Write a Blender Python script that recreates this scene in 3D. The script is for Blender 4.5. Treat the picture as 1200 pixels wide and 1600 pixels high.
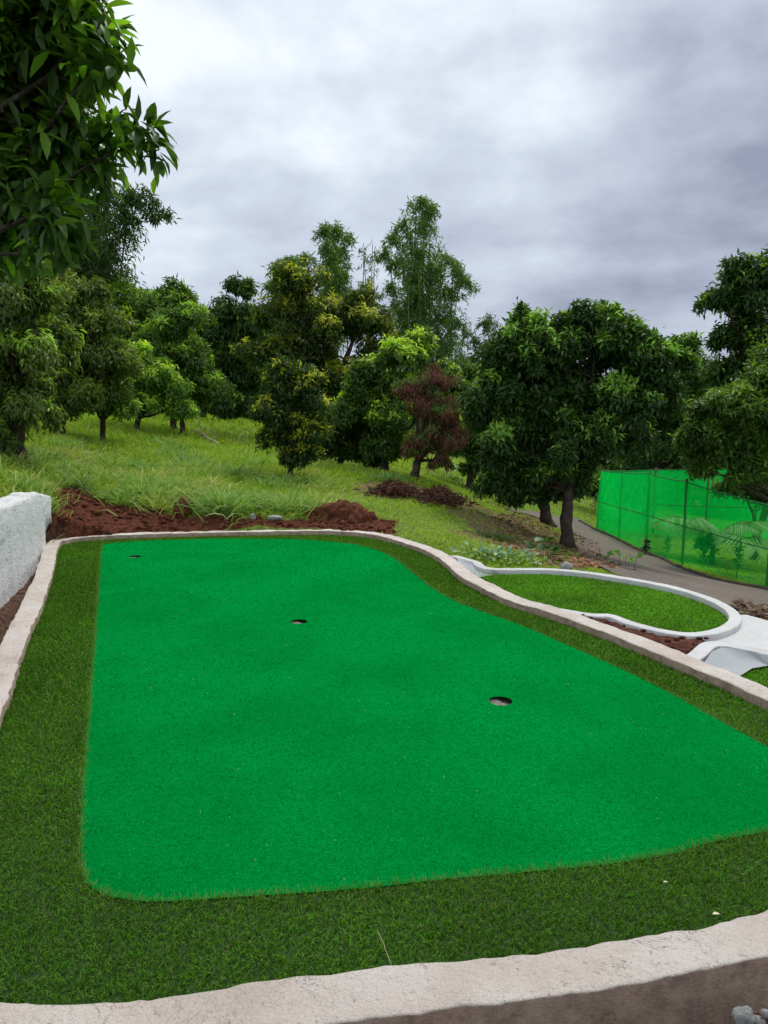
import bpy, math, random
import numpy as np
from mathutils import Vector
from mathutils.geometry import delaunay_2d_cdt
rng = np.random.default_rng(7)
random.seed(7)
S = bpy.context.scene
for o in list(bpy.data.objects): bpy.data.objects.remove(o)
C = S.collection
# ---------------------------------------------------------------- camera, sky, sun
PITCH = math.radians(7.4); EYE = 1.3; F = 1155.0
cam_d = bpy.data.cameras.new('camera'); cam = bpy.data.objects.new('camera', cam_d); C.objects.link(cam)
cam_d.sensor_fit = 'VERTICAL'; cam_d.sensor_height = 36; cam_d.lens = 26; cam_d.clip_end = 2000; cam_d.clip_start = 0.05
cam.location = (0, 0, EYE); cam.rotation_euler = (math.radians(90) - PITCH, 0, 0)
S.camera = cam
S.render.resolution_x = 768; S.render.resolution_y = 1024
S.view_settings.view_transform = 'Standard'; S.view_settings.look = 'None'
S.view_settings.exposure = 0.54; S.view_settings.gamma = 1.0
SUN_EL = math.radians(58); SUN_AZ = math.radians(28)      # azimuth clockwise from +Y
sd = bpy.data.lights.new('sun', 'SUN'); so = bpy.data.objects.new('sun', sd); C.objects.link(so)
sd.energy = 1.5; sd.angle = math.radians(14); sd.color = (1.0, 0.965, 0.9)
sdir = Vector((math.sin(SUN_AZ)*math.cos(SUN_EL), math.cos(SUN_AZ)*math.cos(SUN_EL), math.sin(SUN_EL)))
so.rotation_euler = sdir.to_track_quat('Z', 'Y').to_euler()

def nd(nt, t, **kw):
    n = nt.nodes.new(t)
    for k, v in kw.items():
        if k.startswith('i_'):
            n.inputs[k[2:].replace('_', ' ')].default_value = v
        else: setattr(n, k, v)
    return n
def ramp(nt, src, stops, interp='LINEAR'):
    r = nt.nodes.new('ShaderNodeValToRGB'); r.color_ramp.interpolation = interp
    e = r.color_ramp.elements
    while len(e) < len(stops): e.new(0.5)
    for k, (p, c) in enumerate(stops):
        e[k].position = p; e[k].color = (*c, 1) if len(c) == 3 else c
    nt.links.new(src, r.inputs[0]); return r.outputs[0]
def math_(nt, op, a, b=None, clamp=False):
    n = nt.nodes.new('ShaderNodeMath'); n.operation = op; n.use_clamp = clamp
    for k, v in enumerate((a, b)):
        if v is None: continue
        if isinstance(v, (int, float)): n.inputs[k].default_value = v
        else: nt.links.new(v, n.inputs[k])
    return n.outputs[0]
def mixc(nt, f, a, b, mode='MIX'):
    n = nt.nodes.new('ShaderNodeMix'); n.data_type = 'RGBA'; n.blend_type = mode
    if isinstance(f, (int, float)): n.inputs[0].default_value = f
    else: nt.links.new(f, n.inputs[0])
    for k, v in ((6, a), (7, b)):
        if isinstance(v, tuple): n.inputs[k].default_value = (*v, 1)
        else: nt.links.new(v, n.inputs[k])
    return n.outputs[2]
W = bpy.data.worlds.new('World'); S.world = W; W.use_nodes = True
nt = W.node_tree; nt.nodes.clear()
out = nd(nt, 'ShaderNodeOutputWorld')
sky = nd(nt, 'ShaderNodeTexSky', sky_type='NISHITA', sun_disc=False, sun_elevation=SUN_EL, sun_rotation=SUN_AZ)
tc = nd(nt, 'ShaderNodeTexCoord'); sp = nd(nt, 'ShaderNodeSeparateXYZ'); nt.links.new(tc.outputs['Generated'], sp.inputs[0])
zc = math_(nt, 'ADD', math_(nt, 'MAXIMUM', sp.outputs[2], 0.0), 0.16)
cb = nd(nt, 'ShaderNodeCombineXYZ')
nt.links.new(math_(nt, 'DIVIDE', sp.outputs[0], zc), cb.inputs[0]); nt.links.new(math_(nt, 'DIVIDE', sp.outputs[1], zc), cb.inputs[1])
mp = nd(nt, 'ShaderNodeMapping'); nt.links.new(cb.outputs[0], mp.inputs[0]); mp.inputs['Rotation'].default_value = (0, 0, 0.25); mp.inputs['Scale'].default_value = (0.75, 1.15, 1); mp.inputs['Location'].default_value = (3.1, 1.7, 0)
n1 = nd(nt, 'ShaderNodeTexNoise', i_Scale=1.25, i_Detail=8.0, i_Roughness=0.5, i_Distortion=0.35); nt.links.new(mp.outputs[0], n1.inputs['Vector'])
mp2 = nd(nt, 'ShaderNodeMapping'); nt.links.new(cb.outputs[0], mp2.inputs[0]); mp2.inputs['Rotation'].default_value = (0, 0, -0.12); mp2.inputs['Scale'].default_value = (0.5, 1.6, 1)
n2 = nd(nt, 'ShaderNodeTexNoise', i_Scale=1.6, i_Detail=5.0, i_Roughness=0.45, i_Distortion=0.2); nt.links.new(mp2.outputs[0], n2.inputs['Vector'])
g = nd(nt, 'ShaderNodeMapRange'); nt.links.new(sp.outputs[2], g.inputs[0]); g.inputs[1].default_value = 0.05; g.inputs[2].default_value = 0.5; g.inputs[3].default_value = 0.26; g.inputs[4].default_value = 0.82
def blob(px_dir, radius, amp):      # a brighter or darker bank of cloud in one direction of the sky
    vm = nd(nt, 'ShaderNodeVectorMath', operation='DISTANCE'); nt.links.new(tc.outputs['Generated'], vm.inputs[0])
    vm.inputs[1].default_value = Vector(px_dir).normalized()
    m = nd(nt, 'ShaderNodeMapRange', interpolation_type='SMOOTHSTEP'); nt.links.new(vm.outputs['Value'], m.inputs[0])
    m.inputs[1].default_value = 0.0; m.inputs[2].default_value = radius; m.inputs[3].default_value = amp; m.inputs[4].default_value = 0.0
    return m.outputs[0]
mp3 = nd(nt, 'ShaderNodeMapping'); nt.links.new(tc.outputs['Generated'], mp3.inputs[0]); mp3.inputs['Scale'].default_value = (1, 1, 1.7); mp3.inputs['Location'].default_value = (0.3, 0.2, 0.9)
n3 = nd(nt, 'ShaderNodeTexNoise', i_Scale=3.6, i_Detail=10.0, i_Roughness=0.54, i_Distortion=0.08); nt.links.new(mp3.outputs[0], n3.inputs['Vector'])
fac = math_(nt, 'ADD', g.outputs[0], math_(nt, 'MULTIPLY', math_(nt, 'SUBTRACT', n1.outputs[0], 0.5), 0.5))
fac = math_(nt, 'ADD', fac, math_(nt, 'MULTIPLY', math_(nt, 'SUBTRACT', n3.outputs[0], 0.5), 1.9))
fac = math_(nt, 'ADD', fac, math_(nt, 'MULTIPLY', math_(nt, 'SUBTRACT', n2.outputs[0], 0.5), 0.35))
fac = math_(nt, 'ADD', fac, blob((0.52, 1, 0.42), 0.40, -0.62))
fac = math_(nt, 'ADD', fac, blob((0.12, 1, 0.50), 0.46, 0.20))
fac = math_(nt, 'ADD', fac, blob((-0.4, 1, 0.28), 0.5, 0.12), clamp=True)
ccol = ramp(nt, fac, [(0.0, (0.21, 0.235, 0.31)), (0.3, (0.34, 0.375, 0.46)), (0.6, (0.45, 0.50, 0.575)), (1.0, (0.66, 0.705, 0.745))])
b1 = nd(nt, 'ShaderNodeBackground', i_Strength=0.1); nt.links.new(sky.outputs[0], b1.inputs[0])
b2 = nd(nt, 'ShaderNodeBackground', i_Strength=1.0); nt.links.new(ccol, b2.inputs[0])
mx = nd(nt, 'ShaderNodeMixShader'); mx.inputs[0].default_value = 0.97
nt.links.new(b1.outputs[0], mx.inputs[1]); nt.links.new(b2.outputs[0], mx.inputs[2]); nt.links.new(mx.outputs[0], out.inputs[0])

# ---------------------------------------------------------------- geometry helpers
def ray(px, py):
    x = (px-600)/F; v = (py-800)/F
    return np.array([x, math.cos(PITCH)-v*math.sin(PITCH), -math.sin(PITCH)-v*math.cos(PITCH)])
def at(px, py, Y):
    d = ray(px, py); t = Y/d[1]; return np.array([d[0]*t, Y, EYE+d[2]*t])
def onz(px, py, z):
    d = ray(px, py); t = (z-EYE)/d[2]; return np.array([d[0]*t, d[1]*t, z])
def _h(ix, iy, iz, seed):
    n = (ix*374761393 + iy*668265263 + iz*2147483647 + seed*144665) & 0xffffffff
    n = ((n ^ (n >> 13))*1274126177) & 0xffffffff
    return ((n ^ (n >> 16)) & 0xffff)/65535.0
def vnoise(p, seed=0):
    p = np.asarray(p, float); i = np.floor(p).astype(np.int64); f = p-i; f = f*f*(3-2*f)
    r = 0
    for dx in (0, 1):
        for dy in (0, 1):
            for dz in (0, 1):
                w = (f[..., 0] if dx else 1-f[..., 0])*(f[..., 1] if dy else 1-f[..., 1])*(f[..., 2] if dz else 1-f[..., 2])
                r = r+w*_h(i[..., 0]+dx, i[..., 1]+dy, i[..., 2]+dz, seed)
    return r
def fbm(p, octaves=4, seed=0):
    a = 0.5; r = 0; q = np.asarray(p, float)
    for k in range(octaves):
        r = r+a*(vnoise(q, seed+k)-0.5)*2; q = q*2.03+11.7; a *= 0.5
    return r
def n2d(x, y, s, octaves=3, seed=0):
    return fbm(np.stack([x*s, y*s, np.zeros_like(x)+0.37], -1), octaves, seed)
def inpoly(x, y, poly):
    x = np.asarray(x); y = np.asarray(y); c = np.zeros(x.shape, bool); P = np.asarray(poly)[:, :2]
    for k in range(len(P)):
        x1, y1 = P[k]; x2, y2 = P[k-1]
        if y1 == y2: continue
        c ^= ((y1 > y) != (y2 > y)) & (x < (x2-x1)*(y-y1)/(y2-y1)+x1)
    return c
def spline(pts, step, closed=False):
    P = np.asarray(pts, float); n = len(P); res = []
    for k in range(n if closed else n-1):
        if closed: a, b, c, d = P[k-1], P[k], P[(k+1) % n], P[(k+2) % n]
        else: a, b, c, d = P[max(k-1, 0)], P[k], P[k+1], P[min(k+2, n-1)]
        m = max(2, int(np.linalg.norm(c-b)/step*1.0)+1)
        t = np.linspace(0, 1, m, endpoint=False)[:, None]
        res.append(0.5*((2*b)+(-a+c)*t+(2*a-5*b+4*c-d)*t*t+(-a+3*b-3*c+d)*t**3))
    res = np.concatenate(res)
    return res if closed else np.vstack([res, P[-1]])
def mesh_np(name, V, Fs, mat, parent=None, col=None, smooth=False):
    V = np.ascontiguousarray(V, dtype=np.float32); Fs = np.ascontiguousarray(Fs, dtype=np.int32)
    me = bpy.data.meshes.new(name); k = Fs.shape[1]
    me.vertices.add(len(V)); me.vertices.foreach_set('co', V.ravel())
    me.loops.add(Fs.size); me.loops.foreach_set('vertex_index', Fs.ravel())
    me.polygons.add(len(Fs)); me.polygons.foreach_set('loop_start', np.arange(0, Fs.size, k, dtype=np.int32))
    me.polygons.foreach_set('loop_total', np.full(len(Fs), k, dtype=np.int32))
    if smooth: me.polygons.foreach_set('use_smooth', np.ones(len(Fs), bool))
    me.update(calc_edges=True)
    if col is not None:
        ca = me.color_attributes.new('col', 'FLOAT_COLOR', 'POINT')
        c4 = np.ones((len(V), 4), np.float32); c4[:, :3] = col; ca.data.foreach_set('color', c4.ravel())
    me.materials.append(mat)
    o = bpy.data.objects.new(name, me); C.objects.link(o)
    if parent is not None: o.parent = parent; o.matrix_parent_inverse = parent.matrix_world.inverted() if False else o.matrix_parent_inverse
    return o
class MB:
    def __init__(s): s.V = []; s.F = []; s.n = 0; s.C = []
    def add(s, V, Fq, col=None):
        V = np.asarray(V, float); Fq = np.asarray(Fq, int)
        if Fq.shape[1] == 4: Fq = np.vstack([Fq[:, [0, 1, 2]], Fq[:, [0, 2, 3]]])
        s.V.append(V); s.F.append(Fq+s.n); s.n += len(V)
        s.C.append(np.broadcast_to(np.asarray((0.5, 0.5, 0.5) if col is None else col, float), (len(V), 3)))
    def build(s, name, mat, parent=None, smooth=False, org=None):
        V = np.vstack(s.V)
        if org is not None: V = V-np.asarray(org)
        return mesh_np(name, V, np.vstack(s.F), mat, parent, np.vstack(s.C), smooth)
def tag(o, label=None, cat=None, group=None, kind=None):
    if label: o['label'] = label
    if cat: o['category'] = cat
    if group: o['group'] = group
    if kind: o['kind'] = kind
    return o
def empty(name, loc):
    o = bpy.data.objects.new(name, None); C.objects.link(o); o.location = tuple(loc); o.empty_display_size = 0.1; return o
def tube_np(path, rad, sides=8, jitter=0.0, seed=0, cap=True):
    P = np.asarray(path, float); n = len(P); rad = np.broadcast_to(np.asarray(rad, float), (n,))
    T = np.gradient(P, axis=0); T /= np.linalg.norm(T, axis=1)[:, None]+1e-9
    ref = np.array([0.0, 0, 1]) if abs(T[0, 2]) < 0.9 else np.array([1.0, 0, 0])
    U = np.cross(T, ref); U /= np.linalg.norm(U, axis=1)[:, None]+1e-9; Wv = np.cross(T, U)
    a = np.linspace(0, 2*np.pi, sides, endpoint=False)
    V = P[:, None]+rad[:, None, None]*(np.cos(a)[None, :, None]*U[:, None]+np.sin(a)[None, :, None]*Wv[:, None])
    if jitter: V = V+(fbm(V*14, 3, seed)[..., None]*rad[:, None, None]*jitter)*(V-P[:, None])/(rad[:, None, None]+1e-9)
    V = V.reshape(-1, 3); Fq = []
    i = np.arange(n-1)[:, None]*sides; j = np.arange(sides)[None]; j2 = (j+1) % sides
    Fq = np.stack([i+j, i+j2, i+sides+j2, i+sides+j], -1).reshape(-1, 4)
    if cap:
        V = np.vstack([V, P[0], P[-1]]); b = n*sides; jj = np.arange(sides); j2 = (jj+1) % sides
        tri = np.vstack([np.stack([np.full(sides, b), j2, jj, jj], -1), np.stack([np.full(sides, b+1), (n-1)*sides+jj, (n-1)*sides+j2, (n-1)*sides+j2], -1)])
        return V, Fq, tri
    return V, Fq, None
def add_tube(mb, path, rad, sides=8, jitter=0.0, seed=0, col=None):
    V, Fq, tri = tube_np(path, rad, sides, jitter, seed)
    n0 = mb.n
    T = np.vstack([Fq[:, [0, 1, 2]], Fq[:, [0, 2, 3]], tri[:, :3]])
    mb.add(V, T, col)
def ico(sub):
    import bmesh
    bm = bmesh.new(); bmesh.ops.create_icosphere(bm, subdivisions=sub, radius=1)
    V = np.array([v.co[:] for v in bm.verts]); Fc = np.array([[v.index for v in f.verts] for f in bm.faces]); bm.free(); return V, Fc
ICO = {k: ico(k) for k in (1, 2, 3, 4, 5)}
def add_rock(mb, c, r, sub=2, rough=0.35, seed=0, col=None, freq=1.6):
    V, Fc = ICO[sub]; d = 1+rough*fbm(V*freq+seed*3.7, 5, seed)
    mb.add(V*d[:, None]*np.asarray(r)+np.asarray(c), Fc, col)

# ---------------------------------------------------------------- materials
def mat(name):
    m = bpy.data.materials.new(name); m.use_nodes = True; nt = m.node_tree
    return m, nt, nt.nodes['Principled BSDF']
def tex(nt, scale, detail=4, rough=0.55, dist=0.0, vec=None, typ='Noise'):
    if typ == 'Noise': n = nd(nt, 'ShaderNodeTexNoise', i_Scale=scale, i_Detail=detail, i_Roughness=rough, i_Distortion=dist)
    else: n = nd(nt, 'ShaderNodeTexVoronoi', i_Scale=scale)
    if vec is None:
        g_ = nd(nt, 'ShaderNodeNewGeometry'); vec = g_.outputs['Position']
    nt.links.new(vec, n.inputs['Vector']); return n
def bump(nt, p, h, strength, dist=0.01, prev=None):
    b = nd(nt, 'ShaderNodeBump', i_Strength=strength, i_Distance=dist); nt.links.new(h, b.inputs['Height'])
    if prev is not None: nt.links.new(prev, b.inputs['Normal'])
    nt.links.new(b.outputs[0], p.inputs['Normal']); return b.outputs[0]
def leafmat(name, rough=0.42, spec=0.45, trans=0.28, tcol=(1.5, 1.6, 0.6)):
    m, nt, p = mat(name); a = nd(nt, 'ShaderNodeAttribute', attribute_name='col')
    nt.links.new(a.outputs['Color'], p.inputs['Base Color']); p.inputs['Roughness'].default_value = rough
    p.inputs['Specular IOR Level'].default_value = spec
    t = nd(nt, 'ShaderNodeBsdfTranslucent'); nt.links.new(mixc(nt, 1.0, a.outputs['Color'], tcol, 'MULTIPLY'), t.inputs[0])
    mxs = nd(nt, 'ShaderNodeMixShader'); mxs.inputs[0].default_value = trans
    nt.links.new(p.outputs[0], mxs.inputs[1]); nt.links.new(t.outputs[0], mxs.inputs[2])
    nt.links.new(mxs.outputs[0], nt.nodes['Material Output'].inputs[0]); return m
M = {}
M['leaf'] = leafmat('leaf', 0.45, 0.38, 0.36)
M['leaf_matte'] = leafmat('leaf_matte', 0.7, 0.2, 0.25)
M['turf'] = leafmat('turf_fibre', 0.6, 0.12, 0.25, (1.2, 1.3, 0.7)); M['felt'] = leafmat('felt_fibre', 0.9, 0.0, 0.2, (1.0, 1.0, 1.0))
m, nt, p = mat('bark'); M['bark'] = m
c = ramp(nt, tex(nt, 9, 6, 0.65, 0.5).outputs[0], [(0.3, (0.022, 0.015, 0.011)), (0.55, (0.065, 0.046, 0.034)), (0.75, (0.15, 0.125, 0.10))])
nt.links.new(c, p.inputs['Base Color']); p.inputs['Roughness'].default_value = 0.9
bump(nt, p, tex(nt, 35, 6, 0.6, 1.0).outputs[0], 0.8, 0.02)
m, nt, p = mat('concrete'); M['concrete'] = m
t1 = tex(nt, 3.1, 6, 0.6); t2 = tex(nt, 38, 6, 0.7); t3 = tex(nt, 1.7, 4, 0.6, 0.3)
c = ramp(nt, t1.outputs[0], [(0.25, (0.58, 0.48, 0.41)), (0.5, (0.72, 0.63, 0.56)), (0.75, (0.82, 0.75, 0.69))])
c = mixc(nt, math_(nt, 'MULTIPLY', ramp(nt, t3.outputs[0], [(0.60, (0, 0, 0)), (0.72, (1, 1, 1))]), 0.35), c, (0.50, 0.33, 0.17))
c = mixc(nt, math_(nt, 'MULTIPLY', ramp(nt, t2.outputs[0], [(0.33, (1, 1, 1)), (0.40, (0, 0, 0))]), 0.55), c, (0.25, 0.19, 0.15))
ck = tex(nt, 5.5, 5, 0.7, 1.2); cm = tex(nt, 2.3, 2, 0.5)
line = ramp(nt, math_(nt, 'ABSOLUTE', math_(nt, 'SUBTRACT', ck.outputs[0], 0.5)), [(0.0, (1, 1, 1)), (0.012, (0, 0, 0))])
c = mixc(nt, math_(nt, 'MULTIPLY', math_(nt, 'MULTIPLY', line, ramp(nt, cm.outputs[0], [(0.48, (0, 0, 0)), (0.56, (1, 1, 1))])), 0.6), c, (0.16, 0.12, 0.10))
pit = tex(nt, 75, 3, 0.6, 0, None); c = mixc(nt, math_(nt, 'MULTIPLY', ramp(nt, pit.outputs[0], [(0.26, (1, 1, 1)), (0.33, (0, 0, 0))]), 0.8), c, (0.12, 0.09, 0.07))
gm = nd(nt, 'ShaderNodeNewGeometry'); sz = nd(nt, 'ShaderNodeSeparateXYZ'); nt.links.new(gm.outputs['Normal'], sz.inputs[0])
side = ramp(nt, math_(nt, 'ABSOLUTE', sz.outputs[2]), [(0.30, (1, 1, 1)), (0.62, (0, 0, 0))])       # bare, unpainted sides
rawc = ramp(nt, tex(nt, 14, 6, 0.7).outputs[0], [(0.3, (0.20, 0.120, 0.080)), (0.5, (0.44, 0.30, 0.215)), (0.75, (0.62, 0.47, 0.37))])
c = mixc(nt, math_(nt, 'MULTIPLY', side, 0.9), c, rawc)
nt.links.new(c, p.inputs['Base Color']); p.inputs['Roughness'].default_value = 0.92
b_ = bump(nt, p, t2.outputs[0], 1.0, 0.02); bump(nt, p, tex(nt, 160, 4, 0.7).outputs[0], 0.8, 0.006, b_)
def whitemat(name, base, dirt, amt, bs=0.5):
    m, nt, p = mat(name); t1 = tex(nt, 5, 6, 0.65, 0.3); t2 = tex(nt, 45, 5, 0.65)
    c = mixc(nt, math_(nt, 'MULTIPLY', ramp(nt, t1.outputs[0], [(0.42, (0, 0, 0)), (0.75, (1, 1, 1))]), amt), base, dirt)
    c = mixc(nt, math_(nt, 'MULTIPLY', ramp(nt, t2.outputs[0], [(0.26, (1, 1, 1)), (0.36, (0, 0, 0))]), min(1, amt*1.5)), c, dirt)
    nt.links.new(c, p.inputs['Base Color']); p.inputs['Roughness'].default_value = 0.8
    bump(nt, p, t2.outputs[0], bs, 0.01); return m
M['white'] = whitemat('white_paint', (0.60, 0.60, 0.595), (0.38, 0.31, 0.27), 0.5, 0.9)
m, nt, p = mat('whitewashed_stone'); M['whitewall'] = m
mpw = nd(nt, 'ShaderNodeMapping'); g_ = nd(nt, 'ShaderNodeNewGeometry'); nt.links.new(g_.outputs['Position'], mpw.inputs[0]); mpw.inputs['Scale'].default_value = (1, .8, 2.0)
t1 = tex(nt, 6, 8, 0.72, 0.8, mpw.outputs[0]); t2 = tex(nt, 30, 6, 0.7, 0.5, mpw.outputs[0])
c = ramp(nt, t1.outputs[0], [(0.28, (0.16, 0.13, 0.12)), (0.36, (0.45, 0.43, 0.43)), (0.43, (0.72, 0.72, 0.73)), (0.7, (0.80, 0.78, 0.77))])
c = mixc(nt, math_(nt, 'MULTIPLY', ramp(nt, t2.outputs[0], [(0.36, (1, 1, 1)), (0.41, (0, 0, 0))]), 0.8), c, (0.20, 0.16, 0.15))
nt.links.new(c, p.inputs['Base Color']); p.inputs['Roughness'].default_value = 0.9; b_ = bump(nt, p, t1.outputs[0], 0.6, 0.05); bump(nt, p, t2.outputs[0], 0.7, 0.015, b_)
M['greypaint'] = whitemat('grey_render', (0.36, 0.38, 0.39), (0.24, 0.24, 0.24), 0.3)
m, nt, p = mat('putting_carpet'); M['green'] = m
f1 = tex(nt, 150, 3, 0.8, 1.2); f2 = tex(nt, 42, 5, 0.75, 0.6); f3 = tex(nt, 1.3, 4, 0.55, 0.3); f4 = tex(nt, 260, 2, 0.6)
c = ramp(nt, f1.outputs[0], [(0.28, (0.000, 0.12, 0.012)), (0.5, (0.000, 0.25, 0.038)), (0.70, (0.001, 0.45, 0.085))])
c = mixc(nt, math_(nt, 'MULTIPLY', ramp(nt, f2.outputs[0], [(0.38, (0, 0, 0)), (0.60, (1, 1, 1))]), 0.40), c, (0.0, 0.19, 0.022))
c = mixc(nt, math_(nt, 'MULTIPLY', ramp(nt, f3.outputs[0], [(0.42, (0, 0, 0)), (0.60, (1, 1, 1))]), 0.55), c, (0.0, 0.175, 0.022))
c = mixc(nt, ramp(nt, f4.outputs[0], [(0.70, (0, 0, 0)), (0.76, (1, 1, 1))]), c, (0.12, 0.5, 0.2))
nt.links.new(c, p.inputs['Base Color']); p.inputs['Roughness'].default_value = 0.9; p.inputs['Specular IOR Level'].default_value = 0.0
p.inputs['Sheen Weight'].default_value = 0.10; p.inputs['Sheen Roughness'].default_value = 0.5; p.inputs['Sheen Tint'].default_value = (0.02, 1.0, 0.30, 1)
b_ = bump(nt, p, f1.outputs[0], 0.9, 0.006); bump(nt, p, f2.outputs[0], 0.6, 0.012, b_)
m, nt, p = mat('turf_backing'); M['backing'] = m
nt.links.new(ramp(nt, tex(nt, 180, 4).outputs[0], [(0.3, (0.010, 0.030, 0.003)), (0.7, (0.03, 0.08, 0.008))]), p.inputs['Base Color']); p.inputs['Roughness'].default_value = 1
def soilmat(name, a, b, c3, sc=14):
    m, nt, p = mat(name); t = tex(nt, sc, 8, 0.7, 0.4)
    c = ramp(nt, t.outputs[0], [(0.3, a), (0.52, b), (0.72, c3)])
    nt.links.new(c, p.inputs['Base Color']); p.inputs['Roughness'].default_value = 1; p.inputs['Specular IOR Level'].default_value = 0.15
    b_ = bump(nt, p, t.outputs[0], 1.0, 0.05); bump(nt, p, tex(nt, 90, 5, 0.7).outputs[0], 0.9, 0.012, b_); return m
M['soil'] = soilmat('red_soil', (0.030, 0.010, 0.006), (0.14, 0.044, 0.022), (0.40, 0.17, 0.10))
M['mulch'] = soilmat('mulch_soil', (0.06, 0.02, 0.012), (0.16, 0.06, 0.04), (0.30, 0.14, 0.10), 30)
M['rock'] = soilmat('pale_rock', (0.30, 0.29, 0.28), (0.50, 0.49, 0.48), (0.68, 0.67, 0.66), 12)
m, nt, p = mat('path_gravel'); M['path'] = m
t = tex(nt, 1.3, 6, 0.6, 0.2); t2 = tex(nt, 40, 6, 0.75)
c = ramp(nt, t.outputs[0], [(0.3, (0.09, 0.06, 0.045)), (0.55, (0.16, 0.115, 0.09)), (0.75, (0.25, 0.20, 0.165))])
c = mixc(nt, 0.55, c, ramp(nt, t2.outputs[0], [(0.3, (0.05, 0.035, 0.028)), (0.7, (0.34, 0.29, 0.25))]))
nt.links.new(c, p.inputs['Base Color']); p.inputs['Roughness'].default_value = 0.95; bump(nt, p, t2.outputs[0], 0.9, 0.02)
m, nt, p = mat('ground_cover'); M['ground'] = m
a = nd(nt, 'ShaderNodeAttribute', attribute_name='col'); t = tex(nt, 22, 7, 0.7, 0.4)
c = mixc(nt, 1.0, a.outputs['Color'], ramp(nt, t.outputs[0], [(0.32, (0.22, 0.22, 0.22)), (0.68, (1.8, 1.8, 1.8))]), 'MULTIPLY')
nt.links.new(c, p.inputs['Base Color']); p.inputs['Roughness'].default_value = 1; p.inputs['Specular IOR Level'].default_value = 0.1
b_ = bump(nt, p, t.outputs[0], 1.0, 0.04); bump(nt, p, tex(nt, 110, 5, 0.7).outputs[0], 0.7, 0.01, b_)
m, nt, p = mat('shade_net'); M['net'] = m
g_ = nd(nt, 'ShaderNodeNewGeometry')
wv = tex(nt, 2.2, 3, 0.5); fold = tex(nt, 7, 3, 0.5, 1.0)
c = ramp(nt, fold.outputs[0], [(0.3, (0.0, 0.66, 0.10)), (0.7, (0.01, 0.86, 0.16))])
df = nd(nt, 'ShaderNodeBsdfDiffuse'); nt.links.new(c, df.inputs[0]); tl = nd(nt, 'ShaderNodeBsdfTranslucent'); nt.links.new(mixc(nt, 1.0, c, (1.0, 1.3, 1.0), 'MULTIPLY'), tl.inputs[0])
m1 = nd(nt, 'ShaderNodeMixShader'); m1.inputs[0].default_value = 0.5; nt.links.new(df.outputs[0], m1.inputs[1]); nt.links.new(tl.outputs[0], m1.inputs[2])
tr = nd(nt, 'ShaderNodeBsdfTransparent'); tr.inputs[0].default_value = (0.72, 1.0, 0.76, 1)
m2 = nd(nt, 'ShaderNodeMixShader'); na = nd(nt, 'ShaderNodeAttribute', attribute_name='col'); nt.links.new(na.outputs['Fac'], m2.inputs[0])
nt.links.new(tr.outputs[0], m2.inputs[1]); nt.links.new(m1.outputs[0], m2.inputs[2]); nt.links.new(m2.outputs[0], nt.nodes['Material Output'].inputs[0])
nt.nodes.remove(p)
def plain(name, colr, rough=0.8, sc=30, var=0.4):
    m, nt, p = mat(name); c = np.array(colr)
    nt.links.new(ramp(nt, tex(nt, sc, 5, 0.6).outputs[0], [(0.3, tuple(c*(1-var))), (0.7, tuple(np.minimum(c*(1+var), 1)))]), p.inputs['Base Color'])
    p.inputs['Roughness'].default_value = rough; bump(nt, p, tex(nt, sc*3, 4).outputs[0], 0.4, 0.005); return m
M['post'] = plain('post_wood', (0.09, 0.12, 0.05)); M['cup'] = plain('cup_concrete', (0.40, 0.37, 0.34), sc=60); M['wood'] = plain('dry_wood', (0.40, 0.31, 0.22))
M['rope'] = plain('net_rope', (0.02, 0.22, 0.06)); M['deadleaf'] = leafmat('dead_leaf', 0.8, 0.15, 0.15, (1.3, 1.1, 0.8))

# ---------------------------------------------------------------- outlines of the golf green, kerbs and rings
GZ = 0.0; KZ = 0.055
green_px = [(125, 1300), (126, 1345), (136, 1380), (160, 1399), (205, 1409), (260, 1411), (400, 1402), (550, 1392), (700, 1376), (850, 1362), (950, 1352), (1050, 1335), (1120, 1316), (1200, 1301), (1280, 1290), (1330, 1270), (1330, 1245), (1280, 1212),
            (1200, 1168), (1140, 1135), (1060, 1090), (980, 1050), (900, 1015), (820, 980), (740, 951), (690, 928), (655, 902), (630, 882), (605, 867), (580, 857), (540, 849), (460, 843), (350, 842), (250, 845), (190, 848), (165, 851), (158, 858), (150, 950), (143, 1050), (135, 1150), (128, 1250)]
green_out = spline([onz(a, b, GZ) for a, b in green_px], 0.05, True)
kerb_px = [(82, 850), (70, 890), (55, 930), (30, 985), (5, 1045), (-20, 1110), (-60, 1240), (-110, 1400), (-120, 1520), (-60, 1590), (0, 1606), (167, 1602), (267, 1590), (400, 1568), (533, 1556), (627, 1546), (733, 1534), (800, 1526), (933, 1508), (1067, 1487), (1200, 1458), (1330, 1410), (1430, 1340), (1450, 1270), (1400, 1195), (1300, 1130),
           (1200, 1083), (1143, 1058), (1080, 1033), (1000, 1001), (923, 972), (860, 951), (805, 935), (760, 914), (728, 897), (706, 878), (690, 867), (668, 857), (640, 847), (600, 836), (555, 830), (493, 828), (400, 829), (300, 831), (200, 834), (130, 838), (96, 843)]
kerb_c = spline([onz(a, b, KZ) for a, b in kerb_px], 0.03, True)
ring_px = [(708, 868), (740, 877), (766, 888), (853, 889), (923, 895), (990, 905), (1050, 917), (1100, 932), (1133, 947), (1148, 962), (1141, 976), (1112, 987), (1070, 990), (1025, 983), (985, 973), (955, 962), (925, 960), (888, 955), (858, 949)]
ring_c = spline([onz(a, b, 0.05) for a, b in ring_px], 0.03)
ring_poly = np.vstack([ring_c, [onz(a, b, 0.05) for a, b in [(840, 943), (790, 926), (750, 908), (722, 890)]]])
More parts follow.
